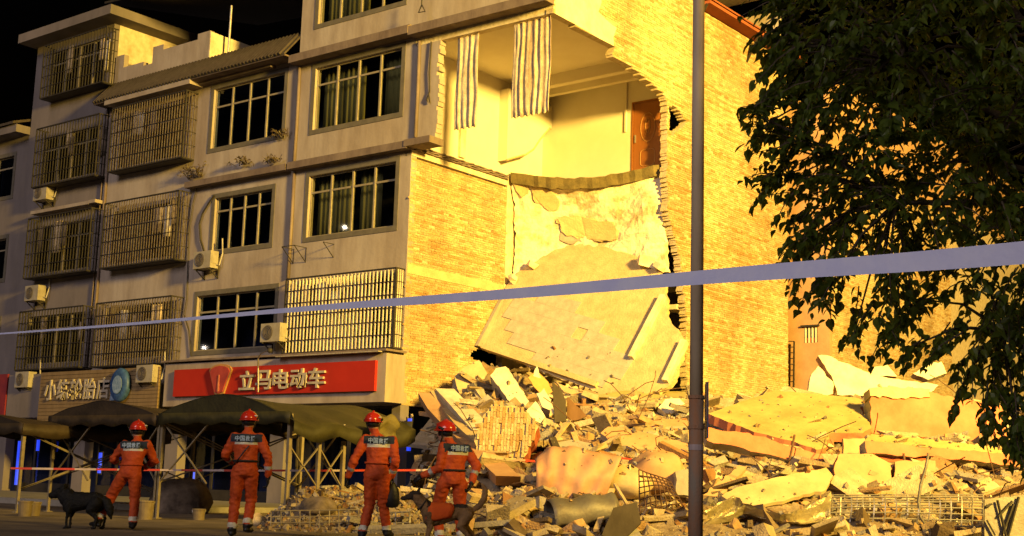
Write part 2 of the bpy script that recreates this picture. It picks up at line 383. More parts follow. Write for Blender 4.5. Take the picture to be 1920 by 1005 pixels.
def cage(H, x0, x1, z0, z1, dep=.5, nb=24, rails=4, y=0.0, mt='bars', cloths=5):
    m = MB(); t = .02
    yf = y-dep
    for za in (z0, z1):
        m.bar((x0, yf, za), (x1, yf, za), .045); m.bar((x0, y, za), (x0, yf, za), .04); m.bar((x1, y, za), (x1, yf, za), .04)
    for xa in (x0, x1): m.bar((xa, yf, z0), (xa, yf, z1), .045)
    m.box(x0+.02, x1-.02, yf+.02, y-.01, z0-.035, z0-.022)
    C = build(m, 'window_cage', MT['darkm'], H)
    pro = rbar(z1-z0-.05, .028, 0, mt); b0 = None
    def put(p):
        nonlocal b0
        if b0 is None:
            q = MB(); q.v = [tuple(np.array(v)+p) for v in pro.v]; q.f = pro.f; q.m = pro.m
            b0 = build(q, 'bar', MT[mt], C, org=p)
        else: inst(b0, p, C, 'bar')
    for i in range(1, nb): put(np.array([x0+(x1-x0)*i/nb, yf, z0+.025]))
    if mt != 'darkm':
        for i in range(1, int(nb*.93)): put(np.array([x0+.12+(x1-x0-.24)*i/int(nb*.93), y-.045, z0+.025]))
    for i in range(1, 4):
        for xa in (x0, x1): put(np.array([xa, y-dep*i/4, z0+.025]))
    for i in range(1, rails+1):
        za = z0+(z1-z0)*i/(rails+1)
        q = MB(); q.bar((x0, yf-.017, za), (x1, yf-.017, za), .022); build(q, 'rail', MT['darkm'], C)
        for xa in (x0, x1):
            q = MB(); q.bar((xa+.017*(1 if xa == x1 else -1), yf, za), (xa+.017*(1 if xa == x1 else -1), y-.01, za), .02); build(q, 'rail', MT['darkm'], C)
    for i in range(cloths):
        cx = x0+.3+(x1-x0-.6)*random.random(); wd = random.uniform(.2, .55); zt = z1-random.uniform(.1, .5); L = random.uniform(.5, 1.2)
        P = np.array([[(cx+wd*(k/6-.5), y-.12-.05*math.sin(k*1.4+i)+.02*random.random(), zt-L*r/3) for k in range(7)] for r in range(4)])
        q = MB(); q.grid(P, (0, .02, 0)); build(q, 'hung_cloth', MT[random.choice(['cloth', 'cloth', 'white', 'bag'])], C, smooth=True)
    return C
def pipe(H, x, z0, z1, y=-.05, r=.05):
    m = MB(); m.tube([(x, y, z0), (x+.015, y, (z0+z1)/2), (x, y, z1)], r, 8); return build(m, 'drain_pipe', MT['soffit'], H, smooth=True)
BX = [0, -5.02, -10.08, -15.2, -20.2, -26.5]
DEP = 14.0
def shell(H, x0, x1, ztop, mt='facade'):
    # floors, rear wall and dark interior so that the house is a solid volume
    for z in (4.2, 7.3, 10.35, ztop-.2):
        if z < ztop: m = MB(); m.box(x0+.12, x1-.12, .24, DEP, z, z+.18); build(m, 'floor_slab', MT['conc2'], H)
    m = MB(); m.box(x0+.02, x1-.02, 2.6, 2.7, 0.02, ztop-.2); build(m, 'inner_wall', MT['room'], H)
    m = MB(); m.box(x0+.02, x1-.02, DEP, DEP+.2, 0, ztop); build(m, 'rear_wall', MT[mt], H)
def shopfront(H, x0, x1, seed):
    rnd = random.Random(seed)
    for xa, xb in ((x0, x0+.32), (x1-.32, x1)):
        m = MB(); m.box(xa+.001, xb-.001, -.0, .35, .13, 3.0); build(m, 'column', MT['facade2'], H)
    m = MB(); m.box(x0+.32, x1-.32, .55, .6, .13, .45); build(m, 'door_plinth', MT['darkm'], H)
    n = 4; w = (x1-x0-.64)/n
    for i in range(n):
        a = x0+.32+w*i
        f = MB(); f.bar((a+.03, .57, .46), (a+.03, .57, 3.0), .06); f.bar((a+w-.03, .57, .46), (a+w-.03, .57, 3.0), .06); f.bar((a+.06, .57, 2.3), (a+w-.06, .57, 2.3), .05)
        D = build(f, 'glass_door', MT['darkm'], H)
        f = MB(); f.box(a+.06, a+w-.06, .565, .575, .46, 2.27); build(f, 'pane', MT['glassd'], D)
    m = MB(); m.box(x0+.32, x1-.32, .3, 2.6, 2.95, 3.02); build(m, 'shop_ceiling', MT['room'], H)

W4 = (11.42, 13.72); W3 = (8.02, 10.25); W2 = (4.74, 6.86)
# ---- house B (corner house, five floors, brick party wall exposed)
HB = thing('row_house', 'five storey grey row house with brick party wall exposed by the collapse', 'house', (-2.5, 7, 0), 'houses in the terrace')
wb = [(-4.38, -.40, *W4), (-4.39, -.43, *W3), (-4.4, -.45, 14.87, 17.1), (-4.45, -.35, *W2)]
m = MB(); wallY(m, BX[1], 0, 3.0, 18.6, [hole(r) for r in wb], 0, .24); build(m, 'wall', MT['facade'], HB)
window(HB, wb[0], 4, .27, drapes=((.0, .24), (.24, .48), (.72, 1.0))); window(HB, wb[1], 4, .27, drapes=((.0, .42), (.5, .75))); window(HB, wb[2], 4, .27, drapes=((.0, .5),)); window(HB, wb[3], 4, .27, drapes=((.1, .9),))
cage(HB, -4.62, -.06, 4.58, 6.85, .35, 31, 5, mt='white', cloths=7)
shell(HB, BX[1], 0, 18.6)
m = MB(); m.box(BX[1]-.04, .02, -.42, 0, 13.78, 14.02); m.box(BX[1]-.04, .02, -.34, 0, 14.02, 14.07); build(m, 'ledge', MT['soffit'], HB)
m = MB(); m.box(-5.0, .03, -.28, 0, 10.36, 10.58); build(m, 'ledge', MT['soffit'], HB)
pipe(HB, -4.93, 10.62, 13.7); pipe(HB, -4.9, 6.95, 10.3)
m = MB(); m.box(-.24, -.0, .24, DEP, 10.5, 18.6); build(m, 'party_wall', MT['plint'], HB)
m = MB(); m.box(-.24, -.0, 4.5, DEP, 0, 10.5); build(m, 'party_wall', MT['plint2'], HB)
shopfront(HB, BX[1], 0, 1)
m = MB(); m.box(-4.2, -.0, -1.0, 0, 4.4, 4.43); m.v = m.v  # thin canopy slab above fascia
build(m, 'canopy_slab', MT['conc2'], HB)
# bracket under window B3
m = MB(); zb = 7.85
for a, b in (((-4.75, 0, zb), (-4.75, -.5, zb)), ((-4.75, -.5, zb), (-4.2, -.5, zb)), ((-4.2, -.5, zb), (-4.2, 0, zb)), ((-4.75, 0, zb-.45), (-4.75, -.5, zb)), ((-4.2, 0, zb-.45), (-4.2, -.5, zb)), ((-4.75, 0, zb), (-4.75, 0, zb-.45)), ((-4.2, 0, zb), (-4.2, 0, zb-.45)), ((-3.0, 0, zb-.0), (-3.0, -.45, zb)), ((-3.0, 0, zb-.4), (-3.0, -.45, zb))): m.bar(a, b, .02)
build(m, 'ac_bracket', MT['darkm'], HB)
# ---- house C
HC = thing('row_house', 'grey row house with plain dark windows under a tiled awning beside the corner house', 'house', (-7.5, 7, 0), 'houses in the terrace')
wc = [(-9.29, -5.49, 11.5, 13.86), (-8.85, -5.76, 8.0, 10.06), (-9.42, -5.33, 4.72, 6.84)]
m = MB(); wallY(m, BX[2], BX[1]-.001, 3.0, 14.1, [hole(r) for r in wc], 0, .24); build(m, 'wall', MT['facade'], HC)
window(HC, wc[0], 4, .3, glass='glassd'); window(HC, wc[1], 4, .25, glass='glassd'); window(HC, wc[2], 4, .3, glass='glassd')
shell(HC, BX[2], BX[1], 14.1)
m = MB(); m.box(BX[2]+.05, BX[1]-.05, -.28, 0, 10.36, 10.56); build(m, 'ledge', MT['soffit'], HC)
m = MB(); m.box(-9.7, -6.1, -.25, -.002, 13.9, 13.98); build(m, 'sun_shade', MT['soffit'], HC)
shopfront(HC, BX[2], BX[1], 2)
# ---- house D
HD = thing('row_house', 'grey row house with three stacked cage balconies above the tan slatted sign', 'house', (-12.6, 7, 0), 'houses in the terrace')
wd = [(-14.4, -10.6, 11.5, 13.7), (-14.4, -10.6, 8.0, 10.2), (-14.4, -10.6, 4.6, 6.75)]
m = MB(); wallY(m, BX[3], BX[2]-.001, 2.9, 14.1, [hole(r) for r in wd], 0, .24); build(m, 'wall', MT['facade'], HD)
for r in wd: window(HD, r, 4, .28, drapes=((.1, .35),), trim=False)
for z0, z1 in ((11.38, 13.7), (7.92, 10.23), (4.47, 6.68)): cage(HD, -14.12, -9.98, z0, z1, .5, 29, 4, cloths=5)
m = MB(); m.box(-14.5, -9.7, -.62, 0, 13.86, 14.05); build(m, 'ledge', MT['facade'], HD)
shell(HD, BX[3], BX[2], 14.1); shopfront(HD, BX[3], BX[2], 3)
pipe(HD, -14.85, 4.5, 14.0); pipe(HD, -15.1, 4.5, 14.0, r=.03)
# ---- house E with rooftop room
HE = thing('row_house', 'tall grey row house with four stacked cage balconies and an eaved top room', 'house', (-17.7, 7, 0), 'houses in the terrace')
we = [(-19.3, -15.4, 14.95, 17.0), (-19.3, -15.4, 11.5, 13.6), (-19.3, -15.4, 8.0, 10.1), (-19.3, -15.4, 4.6, 6.7)]
m = MB(); wallY(m, BX[4], BX[3]-.001, 2.9, 17.3, [hole(r) for r in we], 0, .24); build(m, 'wall', MT['facade2'], HE)
for r in we: window(HE, r, 4, .28, trim=False)
for z0, z1 in ((14.85, 16.95), (11.38, 13.65), (7.92, 10.18), (4.5, 6.66)): cage(HE, -18.9, -14.9, z0, z1, .5, 22, 4, mt='darkm', cloths=3)
m = MB(); m.box(-20.4, -14.4, -.75, 6, 17.27, 17.62); build(m, 'eave', MT['facade2'], HE)
m = MB(); m.box(BX[3]-.24, BX[3]-.002, .24, 6.5, 14.1, 17.27); build(m, 'side_wall', MT['plint2'], HE)
m = MB(); m.box(-19.0, -15.3, -.4, 0, 10.38, 10.5); m.box(-15.3, -14.9, -.4, 0, 10.4, 10.52); build(m, 'ledge', MT['facade'], HE)
shell(HE, BX[4], BX[3], 17.3, 'facade2'); shopfront(HE, BX[4], BX[3], 4)
# ---- house F at the left edge
HF = thing('row_house', 'dark row house cut by the left edge of the picture', 'house', (-23.3, 7, 0), 'houses in the terrace')
wf = [(-25.0, -21.0, 11.3, 13.2), (-25.0, -21.0, 8.0, 9.9), (-25.0, -21.0, 4.7, 6.7)]
m = MB(); wallY(m, BX[5], BX[4]-.001, 2.9, 13.8, [hole(r) for r in wf], 0, .24); build(m, 'wall', MT['facade2'], HF)
for r in wf: window(HF, r, 3, .28, glass='glassd')
m = MB(); m.box(BX[5], BX[4]-.01, -.6, 0, 13.75, 14.05); build(m, 'ledge', MT['facade2'], HF)
m = MB(); m.prism([(-26.5, -.7, 14.06), (-20.3, -.7, 14.06), (-20.3, 3, 15.3), (-26.5, 3, 15.3)], (0, 0, .1)); build(m, 'roof', MT['tile'], HF)
shell(HF, BX[5], BX[4], 13.8, 'facade2'); shopfront(HF, BX[5], BX[4], 5)
# ---- tiled awning over C and D, roof terraces behind it
for H, xa, xb in ((HC, BX[2], -5.06), (HD, BX[3], BX[2]-.01)):
    m = MB(); m.prism([(xa, -.62, 14.06), (xb, -.62, 14.06), (xb, .1, 14.9), (xa, .1, 14.9)], (0, 0.02, -.06))
    A = build(m, 'awning', MT['tile'], H); n = int((xb-xa)/.17)
    for i in range(n):
        x = xa+.085+i*.17
        q = MB()
        if i == 0:
            q.tube([(x, -.66, 14.05), (x, .1, 14.93)], .055, 6); t0 = build(q, 'roof_tile', MT['tile'], A, smooth=True); x00 = x
        else: inst(t0, WL[t0.name]+np.array([x-x00, 0, 0]), A, 'roof_tile')
    m = MB(); m.box(xa, xb, -.6, 0, 13.99, 14.04); build(m, 'soffit', MT['soffit'], H)
m = MB()   # broken parapet on D with pierced openings
for a, b, z1 in ((-15.1, -14.6, 16.0), (-14.6, -13.4, 15.5), (-13.4, -12.9, 15.35), (-12.9, -12.3, 15.95), (-12.3, -10.4, 15.75), (-10.4, -9.75, 15.95)): m.box(a, b-.001, .12, .32, 14.1, z1)
build(m, 'parapet', MT['facade'], HD)
m = MB(); m.box(-9.95, -9.7, .12, 3.0, 14.1, 15.9); build(m, 'parapet_return', MT['plint2'], HD)
m = MB(); m.box(-9.4, -6.5, 3.2, 3.4, 14.1, 15.6); build(m, 'terrace_wall', MT['plint2'], HC)
m = MB(); m.tube([(-9.3, .6, 14.1), (-9.3, .6, 16.9)], .04, 8); build(m, 'post', MT['steel'], HC)
m = MB(); m.prism([(-15.5, -.3, 18.0), (-5.1, -.3, 17.3), (-5.1, 7, 18.6), (-15.5, 7, 19.4)], (0, 0, .08)); build(m, 'terrace_roof', MT['darkm'], HC)
m = MB(); m.box(-5.26, -5.03, .24, 12, 14.1, 18.6); build(m, 'side_wall', MT['facade2'], HB)
# shop fascias and signs
m = MB(); m.box(-9.65, .12, -.78, -.002, 3.03, 4.38); build(m, 'fascia', MT['facade'], HB)
m = MB(); m.box(-9.8, .16, -.86, 0, 4.44, 4.5); build(m, 'fascia_cap', MT['soffit'], HB)
m = MB(); m.box(-18.9, -16.8, -.7, -.002, 2.75, 4.3); build(m, 'fascia', MT['facade2'], HE)

# ================================================================== brickwork
BRC = [(.57,.45,.26), (.56,.44,.25), (.55,.42,.23), (.53,.39,.20), (.51,.36,.17), (.48,.32,.14), (.45,.28,.11)]
def brickwork(H, plane, a0, a1, z0, z1, inside, light=0.0, single=0, seed=1, holes_pits=.02):
    """Brick wall in the plane X=plane facing +X; inside(y,z) says where wall stands."""
    rnd = random.Random(seed); ch = .068; bl = .25; rows = int((z1-z0)/ch)
    body = MB(); bricks = []
    for r in range(rows):
        z = z0+r*ch; y = a0-(bl/2 if r % 2 else 0)+rnd.uniform(-.01, .01); run = None; rc = rnd.uniform(-.5, .5); sm = rnd.random()
        jit = rnd.uniform(-.05, .05)
        while y < a1:
            ya, yb = max(y, a0), min(y+bl, a1)
            sub = [inside(ya+(yb-ya)*(t+.5)/5+jit, z+ch/2) for t in range(5)] if yb-ya > .02 else []
            i = 0
            while i < len(sub):
                if not sub[i]:
                    i += 1; continue
                j = i
                while j < len(sub) and sub[j]: j += 1
                pa, pb = ya+(yb-ya)*i/5, ya+(yb-ya)*j/5
                if run is not None and abs(run[1]-pa) < 1e-4: run[1] = pb
                else:
                    if run is not None: body.box(plane-.24, plane-.012, run[0], run[1], z, z+ch)
                    run = [pa, pb]
                if pb-pa > .03 and rnd.random() > holes_pits: bricks.append((pa+.005, pb-.006, z+.005, z+ch-.006, rc, sm))
                i = j
            y += bl
        if run is not None: body.box(plane-.24, plane-.012, run[0], run[1], z, z+ch)
    WAL = build(body, 'brick_wall', MT['mortar'], H)
    def colr(b):
        k = .5+b[4]*.75+rnd.uniform(-.22, .22)
        c = BRC[max(0, min(int(k*len(BRC)), len(BRC)-1))]; v = rnd.uniform(.86, 1.12)
        if rnd.random() < .10+light*.5: c = (.58, .46, .27)     # mortar-smeared face
        return tuple(min(.8, x*v) for x in c)
    big = MB(); big.cc = (1, 1, 1); singles = []
    for q, b in enumerate(bricks):
        if single and q % max(1, len(bricks)//single) == 0 and len(singles) < single: singles.append(b); continue
        big.cc = colr(b); o = rnd.uniform(-.006, .012); x1 = plane+o; y0, y1, za, zb = b[:4]
        big.add([(plane-.03,y0,za),(plane-.03,y1,za),(plane-.03,y1,zb),(plane-.03,y0,zb),(x1,y0,za),(x1,y1,za),(x1,y1,zb),(x1,y0,zb)], [(4,5,6,7),(0,1,5,4),(1,2,6,5),(2,3,7,6),(3,0,4,7)])
    o = build(big, 'brickwork', MT['brick'], WAL); tag(o, kind='stuff')
    protos = []
    for i, b in enumerate(singles):
        L = b[1]-b[0]
        if i < 6:
            q = MB(); q.cc = colr(b); q.box(plane-.03, plane+.008, b[0], b[1], b[2], b[3]); p = build(q, 'brick', MT['brick'], WAL); protos.append(p)
        else:
            p = protos[i % 6]; inst(p, (plane-.011, (b[0]+b[1])/2, b[2]), WAL, 'brick')
    return WAL
def inpoly(y, z, poly):
    c = False; n = len(poly)
    for i in range(n):
        (y0, z0), (y1, z1) = poly[i], poly[i-1]
        if (z0 > z) != (z1 > z) and y < (y1-y0)*(z-z0)/(z1-z0)+y0: c = not c
    return c
brickwork(HB, 0.0, .02, 4.48, 3.0, 10.2, lambda y, z: not (z < 4.95 and y > 3.3+.3*math.sin(z*9)), single=300, seed=3)
m = MB()   # pale bond beam band and ragged slab edge along the party wall
m.box(-.2, .012, .03, 4.45, 6.75, 7.02); build(m, 'bond_beam', MT['cement'], HB)
m = MB(); m.box(-.23, .02, .0, 4.5, 10.2, 10.36); build(m, 'slab_edge', MT['plint2'], HB)
for k in range(3):
    z = 10.37+k*.055
    P = np.array([[(x, .1+.15*i, z+.012*math.sin(i*3+k)) for x in (-.1, .10+.03*math.sin(i*2.1+k*2))] for i in range(30)])
    m = MB(); m.grid(P, (0, 0, .035)); build(m, 'broken_slab_edge', MT['soffit'], HB)

# ================================================================== house A: the collapsed bay
GX = 4.98
HA = thing('collapsed_house', 'collapsed end house torn open with a yellow lit brick gable wall', 'house', (2.5, 7, 0), 'houses in the terrace')
gp = [onX(x, y, GX)[1:] for x, y in ((1042, 28), (1075, 45), (1110, 66), (1152, 88), (1148, 104), (1180, 122), (1215, 150), (1248, 180), (1251, 200), (1251, 330), (1253, 400), (1264, 440), (1276, 490), (1288, 600), (1285, 650), (1290, 730))]
gpoly = [(p[0], p[1]) for p in gp]+[(7.7, 2.0), (7.7, -1), (15, -1), (15, 30), (-.02, 30), (-.02, gp[0][1])]
gh = [tuple(onX(x, y, GX)[1:]) for x, y in ((1254, 198), (1268, 201), (1276, 212), (1286, 226), (1281, 238), (1266, 248), (1257, 256))]
brickwork(HA, GX, .0, DEP, 2.0, 18.0, lambda y, z: inpoly(y, z, gpoly) and not inpoly(y, z, gh) and not (y > 8.0 and z > 16.05), light=.25, seed=5, holes_pits=.035)
pp = [onX(x, y, GX+.015) for x, y in ((1042, 26), (1040, -60), (1128, -60), (1128, 5), (1122, 22), (1140, 40), (1156, 52), (1150, 70), (1151, 86), (1120, 70), (1076, 44))]
m = MB(); m.prism(pp, (-.02, 0, 0)); build(m, 'plaster_patch', MT['white'], HA)
m = MB(); m.box(4.6, 5.5, 7.6, 14.6, 16.1, 16.2); m.prism([(3.0, 7.4, 17.2), (5.5, 7.4, 16.25), (5.5, 14.6, 16.25), (3.0, 14.6, 17.2)], (0, 0, .06)); build(m, 'roof', MT['redroof'], HA)
m = MB(); m.bar((5.45, 7.5, 16.05), (4.98, 7.6, 15.4), .06); m.bar((5.45, 11.0, 16.05), (4.98, 11.0, 15.2), .06); build(m, 'eave_strut', MT['darkm'], HA)
# top floor front: strip of wall left standing, lintel, ledge and wall above
m = MB(); wallY(m, .003, GX, 13.9, 18.6, [(1.0, 4.2, 14.95, 17.0)], 0, .24)
def ragY(x0, x1, z0, z1, y0, y1, amp, n=22):
    mm = MB()
    for i in range(n):
        za, zb = z0+(z1-z0)*i/n, z0+(z1-z0)*(i+1)/n; mm.box(x0, x1+amp*(mnoise.noise((i*.7, 3.3, 1))), y0, y1, za, zb-.0005)
    return mm
build(m, 'wall', MT['facade'], HA)
window(HA, (1.0-TR, 4.2+TR, 14.95-TR, 17.0+TR), 3)
build(ragY(.003, .92, 10.62, 13.5, 0, .24, .14), 'broken_wall', MT['facade'], HA)
m = MB(); m.box(.003, GX, .02, .26, 13.5, 13.9); build(m, 'lintel', MT['plint2'], HA)
m = MB(); m.box(.003, GX+.03, -.4, -.002, 13.72, 13.98); build(m, 'ledge', MT['soffit'], HA)
m = MB(); m.box(-.05, .95, -.3, .3, 10.4, 10.6); build(m, 'broken_ledge', MT['soffit'], HA)
pipe(HA, .17, 10.7, 13.6)
m = MB(); m.tube([(.62, -.04, 13.5), (.60, -.05, 12.6), (.63, -.04, 12.0), (.55, -.06, 11.75), (.68, -.06, 11.65), (.62, -.05, 11.9)], .022, 5); build(m, 'loose_cable', MT['darkm'], HA)
m = MB(); m.tube([(.55, -.43, 14.9), (.56, -.44, 14.5), (.45, -.44, 14.3), (.7, -.44, 14.28), (.57, -.44, 14.5)], .022, 5); build(m, 'loose_cable', MT['darkm'], HA)
# room: ceiling, beams, left wall remnant, back wall with door
m = MB(); m.box(.0, 4.74, .26, 7.1, 13.55, 13.7); build(m, 'ceiling', MT['plint'], HA)
m = MB(); m.box(.001, 4.74, 4.45, 4.7, 13.2, 13.55); build(m, 'beam', MT['plint'], HA)
m = MB(); m.box(.001, 4.74, 5.5, 5.7, 13.3, 13.55); build(m, 'beam', MT['plint'], HA)
m = MB(); m.box(.001, .3, .26, .55, 10.6, 13.55); build(m, 'pilaster', MT['plint'], HA)
m = MB(); m.box(.001, .1, 2.05, 2.3, 10.6, 13.2); build(m, 'pilaster', MT['plint2'], HA)
edge = [onX(x, y, .36)[1:] for x, y in ((950, 300), (962, 296), (985, 290), (1000, 280), (1012, 262), (1020, 252), (1031, 240))]
poly = [np.array([.36, a, b]) for a, b in edge]+[np.array([.36, 6.29, edge[-1][1]]), np.array([.36, 6.29, 13.2]), np.array([.36, edge[0][0], 13.2])]
m = MB(); m.prism(poly, (-.358, 0, 0)); build(m, 'wall_layer', MT['plint'], HA)
m = MB()
e3 = [np.array([.365, a, b]) for a, b in edge]
m.tube(e3, .035, 5); build(m, 'torn_edge', MT['cement'], HA)
BWY = 6.3
dpx = (float(onY(1188, 200, BWY)[0]), float(onY(1242, 200, BWY)[0]), 10.6, float(onY(1188, 195, BWY)[2]))
m = MB(); wallY(m, .003, 4.73, 10.55, 13.54, [(dpx[0], dpx[1], 10.55, dpx[3])], BWY, BWY+.14); build(m, 'back_wall', MT['plint'], HA)
m = MB(); m.box(dpx[0]-.05, dpx[0], BWY-.025, BWY+.1, 10.6, dpx[3]+.05); m.box(dpx[1], dpx[1]+.05, BWY-.025, BWY+.1, 10.6, dpx[3]+.05); m.box(dpx[0], dpx[1], BWY-.025, BWY+.1, dpx[3], dpx[3]+.05)
DR = build(m, 'door_frame', MT['door'], HA)
m = MB(); m.box(dpx[0]+.004, dpx[1]-.004, BWY+.01, BWY+.06, 10.6, dpx[3]-.004); build(m, 'door_leaf', MT['door'], DR)
def ringpath(cx, cz, rx, rz, n=24, p=3.0):
    return [(cx+rx*math.copysign(abs(math.cos(a))**(2/p), math.cos(a)), BWY+.008, cz+rz*math.copysign(abs(math.sin(a))**(2/p), math.sin(a))) for a in [2*math.pi*i/n for i in range(n+1)]]
cxd = (dpx[0]+dpx[1])/2
for cz, rx, rz, p in ((11.95, .26, .46, 2.0), (12.0, .09, .24, 1.6), (10.98, .26, .26, 5.0)):
    m = MB(); m.tube(ringpath(cxd, cz, rx, rz, 28, p), .014, 5); build(m, 'door_moulding', MT['gold'], DR)
m = MB(); m.box(dpx[0]+.06, dpx[0]+.10, BWY-.03, BWY+.01, 11.5, 11.75); build(m, 'door_handle', MT['steel'], DR)
m = MB(); m.box(dpx[0]-.3, dpx[0]-.24, BWY-.05, BWY, 11.9, 13.5); build(m, 'conduit', MT['plint'], HA)
# torn false ceiling hanging at the back of the room
fp = [onY(x, y, 6.1) for x, y in ((1037, 178), (1060, 175), (1078, 172), (1090, 160), (1100, 150), (1108, 142), (1125, 136), (1130, 139), (1100, 128), (1037, 140))]
m = MB(); m.prism(fp, (0, .06, .02)); build(m, 'torn_ceiling_board', MT['plint2'], HA)
# hall ceiling beams
# rear floors behind the gable so the hole and slot look into a dark house
for y_, z_ in ((7.15, 10.3), (7.6, 7.1), (7.6, 13.55)):
    m = MB(); m.box(.02, 4.72, y_, 13.8, z_, z_+.2); build(m, 'floor_slab', MT['conc2'], HA)
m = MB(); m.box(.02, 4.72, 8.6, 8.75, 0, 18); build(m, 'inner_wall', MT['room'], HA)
m = MB(); m.box(.02, GX-.25, DEP-.1, DEP+.1, 0, 18); build(m, 'rear_wall', MT['facade'], HA)
m = MB(); m.box(-.1, GX-.25, 1, 14, 18.6, 18.8); build(m, 'roof_slab', MT['conc2'], HA)
# sagging floor edge of the top floor
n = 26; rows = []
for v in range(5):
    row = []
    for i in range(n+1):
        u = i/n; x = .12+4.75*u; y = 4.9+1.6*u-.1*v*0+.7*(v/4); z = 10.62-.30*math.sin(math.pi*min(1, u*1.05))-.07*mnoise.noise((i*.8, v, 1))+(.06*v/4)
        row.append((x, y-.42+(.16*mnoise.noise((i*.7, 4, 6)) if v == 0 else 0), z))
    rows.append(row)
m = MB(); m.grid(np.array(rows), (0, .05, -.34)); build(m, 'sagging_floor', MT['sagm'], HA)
# hanging, folded slab with peeling plaster
def s4(u, v):
    x = .05+4.72*u
    ztop = 10.45-.32*math.sin(math.pi*u); zb = 7.25+.1*u
    y = 4.62+1.55*u+.55*math.sin(math.pi*v)*math.sin(math.pi*min(1, u+.12))+.5*max(0, v-.55)
    ed = .12*mnoise.noise((v*14, 7, 3))*(1 if u < .01 or u > .99 else 0)
    return np.array([x+abs(ed)*(1 if u < .5 else -1)*1.5, y+.10*mnoise.noise((u*6, v*5, 2))+.05*mnoise.noise((u*19, v*15, 5)), ztop+(zb-ztop)*v+(.10*mnoise.noise((u*17, 2, 8)) if v < .01 else 0)])
P = np.array([[s4(i/30, j/24) for i in range(31)] for j in range(25)])
m = MB(); m.grid(P[::-1], (0.02, .14, 0)); S4 = build(m, 'hanging_slab', MT['peel'], HA, smooth=False)
def ons4(x, y, off=.03):
    d = ray(x, y); best = None
    for j in range(24):
        for i in range(30):
            q = P[j, i]; k = q-CAM; t = np.dot(k, d)/np.dot(d, d); e = np.linalg.norm(k-d*t)
            if best is None or e < best[0]: best = (e, t)
    return CAM+d*(best[1]-off*1.0)
def rough2(p):
    out = []
    for i in range(len(p)):
        a, b = p[i], p[(i+1) % len(p)]; k = max(1, int(np.linalg.norm(b-a)/.1))
        for j in range(k):
            q = a+(b-a)*j/k
            if j: q = q+HR*random.uniform(-.05, .05)+UP*random.uniform(-.05, .05)
            out.append(q)
    return out
def patch(pts, mt, off=.05, nm='peeled_patch', vec=(-.02, .05, 0)):
    m = MB(); m.prism(rough2([ons4(x, y, off) for x, y in pts]), vec); build(m, nm, MT[mt], S4)
patch([(966, 340), (980, 336), (992, 348), (990, 362), (978, 370), (968, 358)], 'cement')
patch([(996, 352), (1018, 350), (1040, 362), (1049, 378), (1044, 394), (1030, 396), (1022, 390), (1004, 380)], 'cement')
patch([(1042, 412), (1060, 404), (1090, 406), (1120, 414), (1150, 416), (1161, 432), (1156, 448), (1120, 452), (1090, 446), (1062, 442)], 'cement')
patch([(1050, 432), (1070, 436), (1090, 452), (1070, 458), (1050, 450)], 'conc2')
# lower leaning slab with floor tiles
A_, B_, D_ = np.array([.05, 3.4, 4.95]), np.array([4.7, 3.2, 3.6]), np.array([.05, 4.6, 7.1])
NS = np.cross(B_-A_, D_-A_); NS /= np.linalg.norm(NS)
if NS[1] > 0: NS = -NS
def slabpt(x, y, off=0.0): return onpl(x, y, A_+NS*off, NS)
s3 = [slabpt(x, y) for x, y in ((903, 652), (918, 610), (945, 545), (962, 518), (1000, 492), (1040, 468), (1075, 458), (1130, 462), (1180, 476), (1232, 494), (1246, 520), (1252, 590), (1286, 645), (1262, 715), (1235, 735), (1130, 740), (1050, 710), (990, 685), (940, 662))]
s3 = [q-NS*np.dot(q-A_, NS) for q in rough2(s3)]
m = MB(); m.prism(s3, -NS*.16); S3 = build(m, 'leaning_slab', MT['cement'], HA)
tp = [(940, 622), (962, 562), (1052, 548), (1088, 580), (1150, 640), (1178, 676), (1160, 720), (1100, 716), (1040, 694), (985, 664)]
ax1 = (B_-A_)/np.linalg.norm(B_-A_); ax2 = np.cross(NS, ax1); ax2 = ax2 if ax2[2] > 0 else -ax2
tpl = [(float(np.dot(slabpt(x, y)-A_, ax1)), float(np.dot(slabpt(x, y)-A_, ax2))) for x, y in tp]
for i in range(-2, 16):
    for j in range(-2, 14):
        a, b = i*.4+.2, j*.4+.2
        if inpoly(a, b, tpl) and random.random() > .05:
            q = MB(); o = A_+ax1*a+ax2*b+NS*(.012+.004*random.random())
            q.obox(o, (.397, .397, .02), np.array([ax1, ax2, NS]).T); build(q, 'floor_tile', MT['screed'], S3)
m = MB(); m.bar(slabpt(1244, 556, .06), slabpt(1184, 672, .06), .16, .22, up=NS); build(m, 'edge_beam', MT['plint2'], S3)
m = MB(); m.bar(slabpt(905, 650, .05), slabpt(1120, 722, .05), .16, .14, up=NS); build(m, 'edge_beam', MT['cement'], S3)
m = MB(); m.bar(slabpt(1284, 640, .05), slabpt(1248, 716, .05), .18, .2, up=NS); build(m, 'edge_beam', MT['plint2'], S3)
m = MB(); m.prism([onX(x, y, .03) for x, y in ((951, 535), (936, 560), (890, 648), (900, 652), (945, 566), (958, 540))], (.12, 0, 0)); build(m, 'slab_edge_strip', MT['conc2'], HA)
# broken lumps along top of leaning slab
for (x, y, s) in ((998, 496, .22), (1212, 490, .34), (1236, 500, .26), (962, 524, .2)):
    q = MB(); q.obox(slabpt(x, y, .12), (s*1.3, s, s*.8), np.array(Matrix.Rotation(random.random()*3, 3, (random.random(), random.random(), 1))), jit=.3); build(q, 'broken_lump', MT['plint2'], S3)
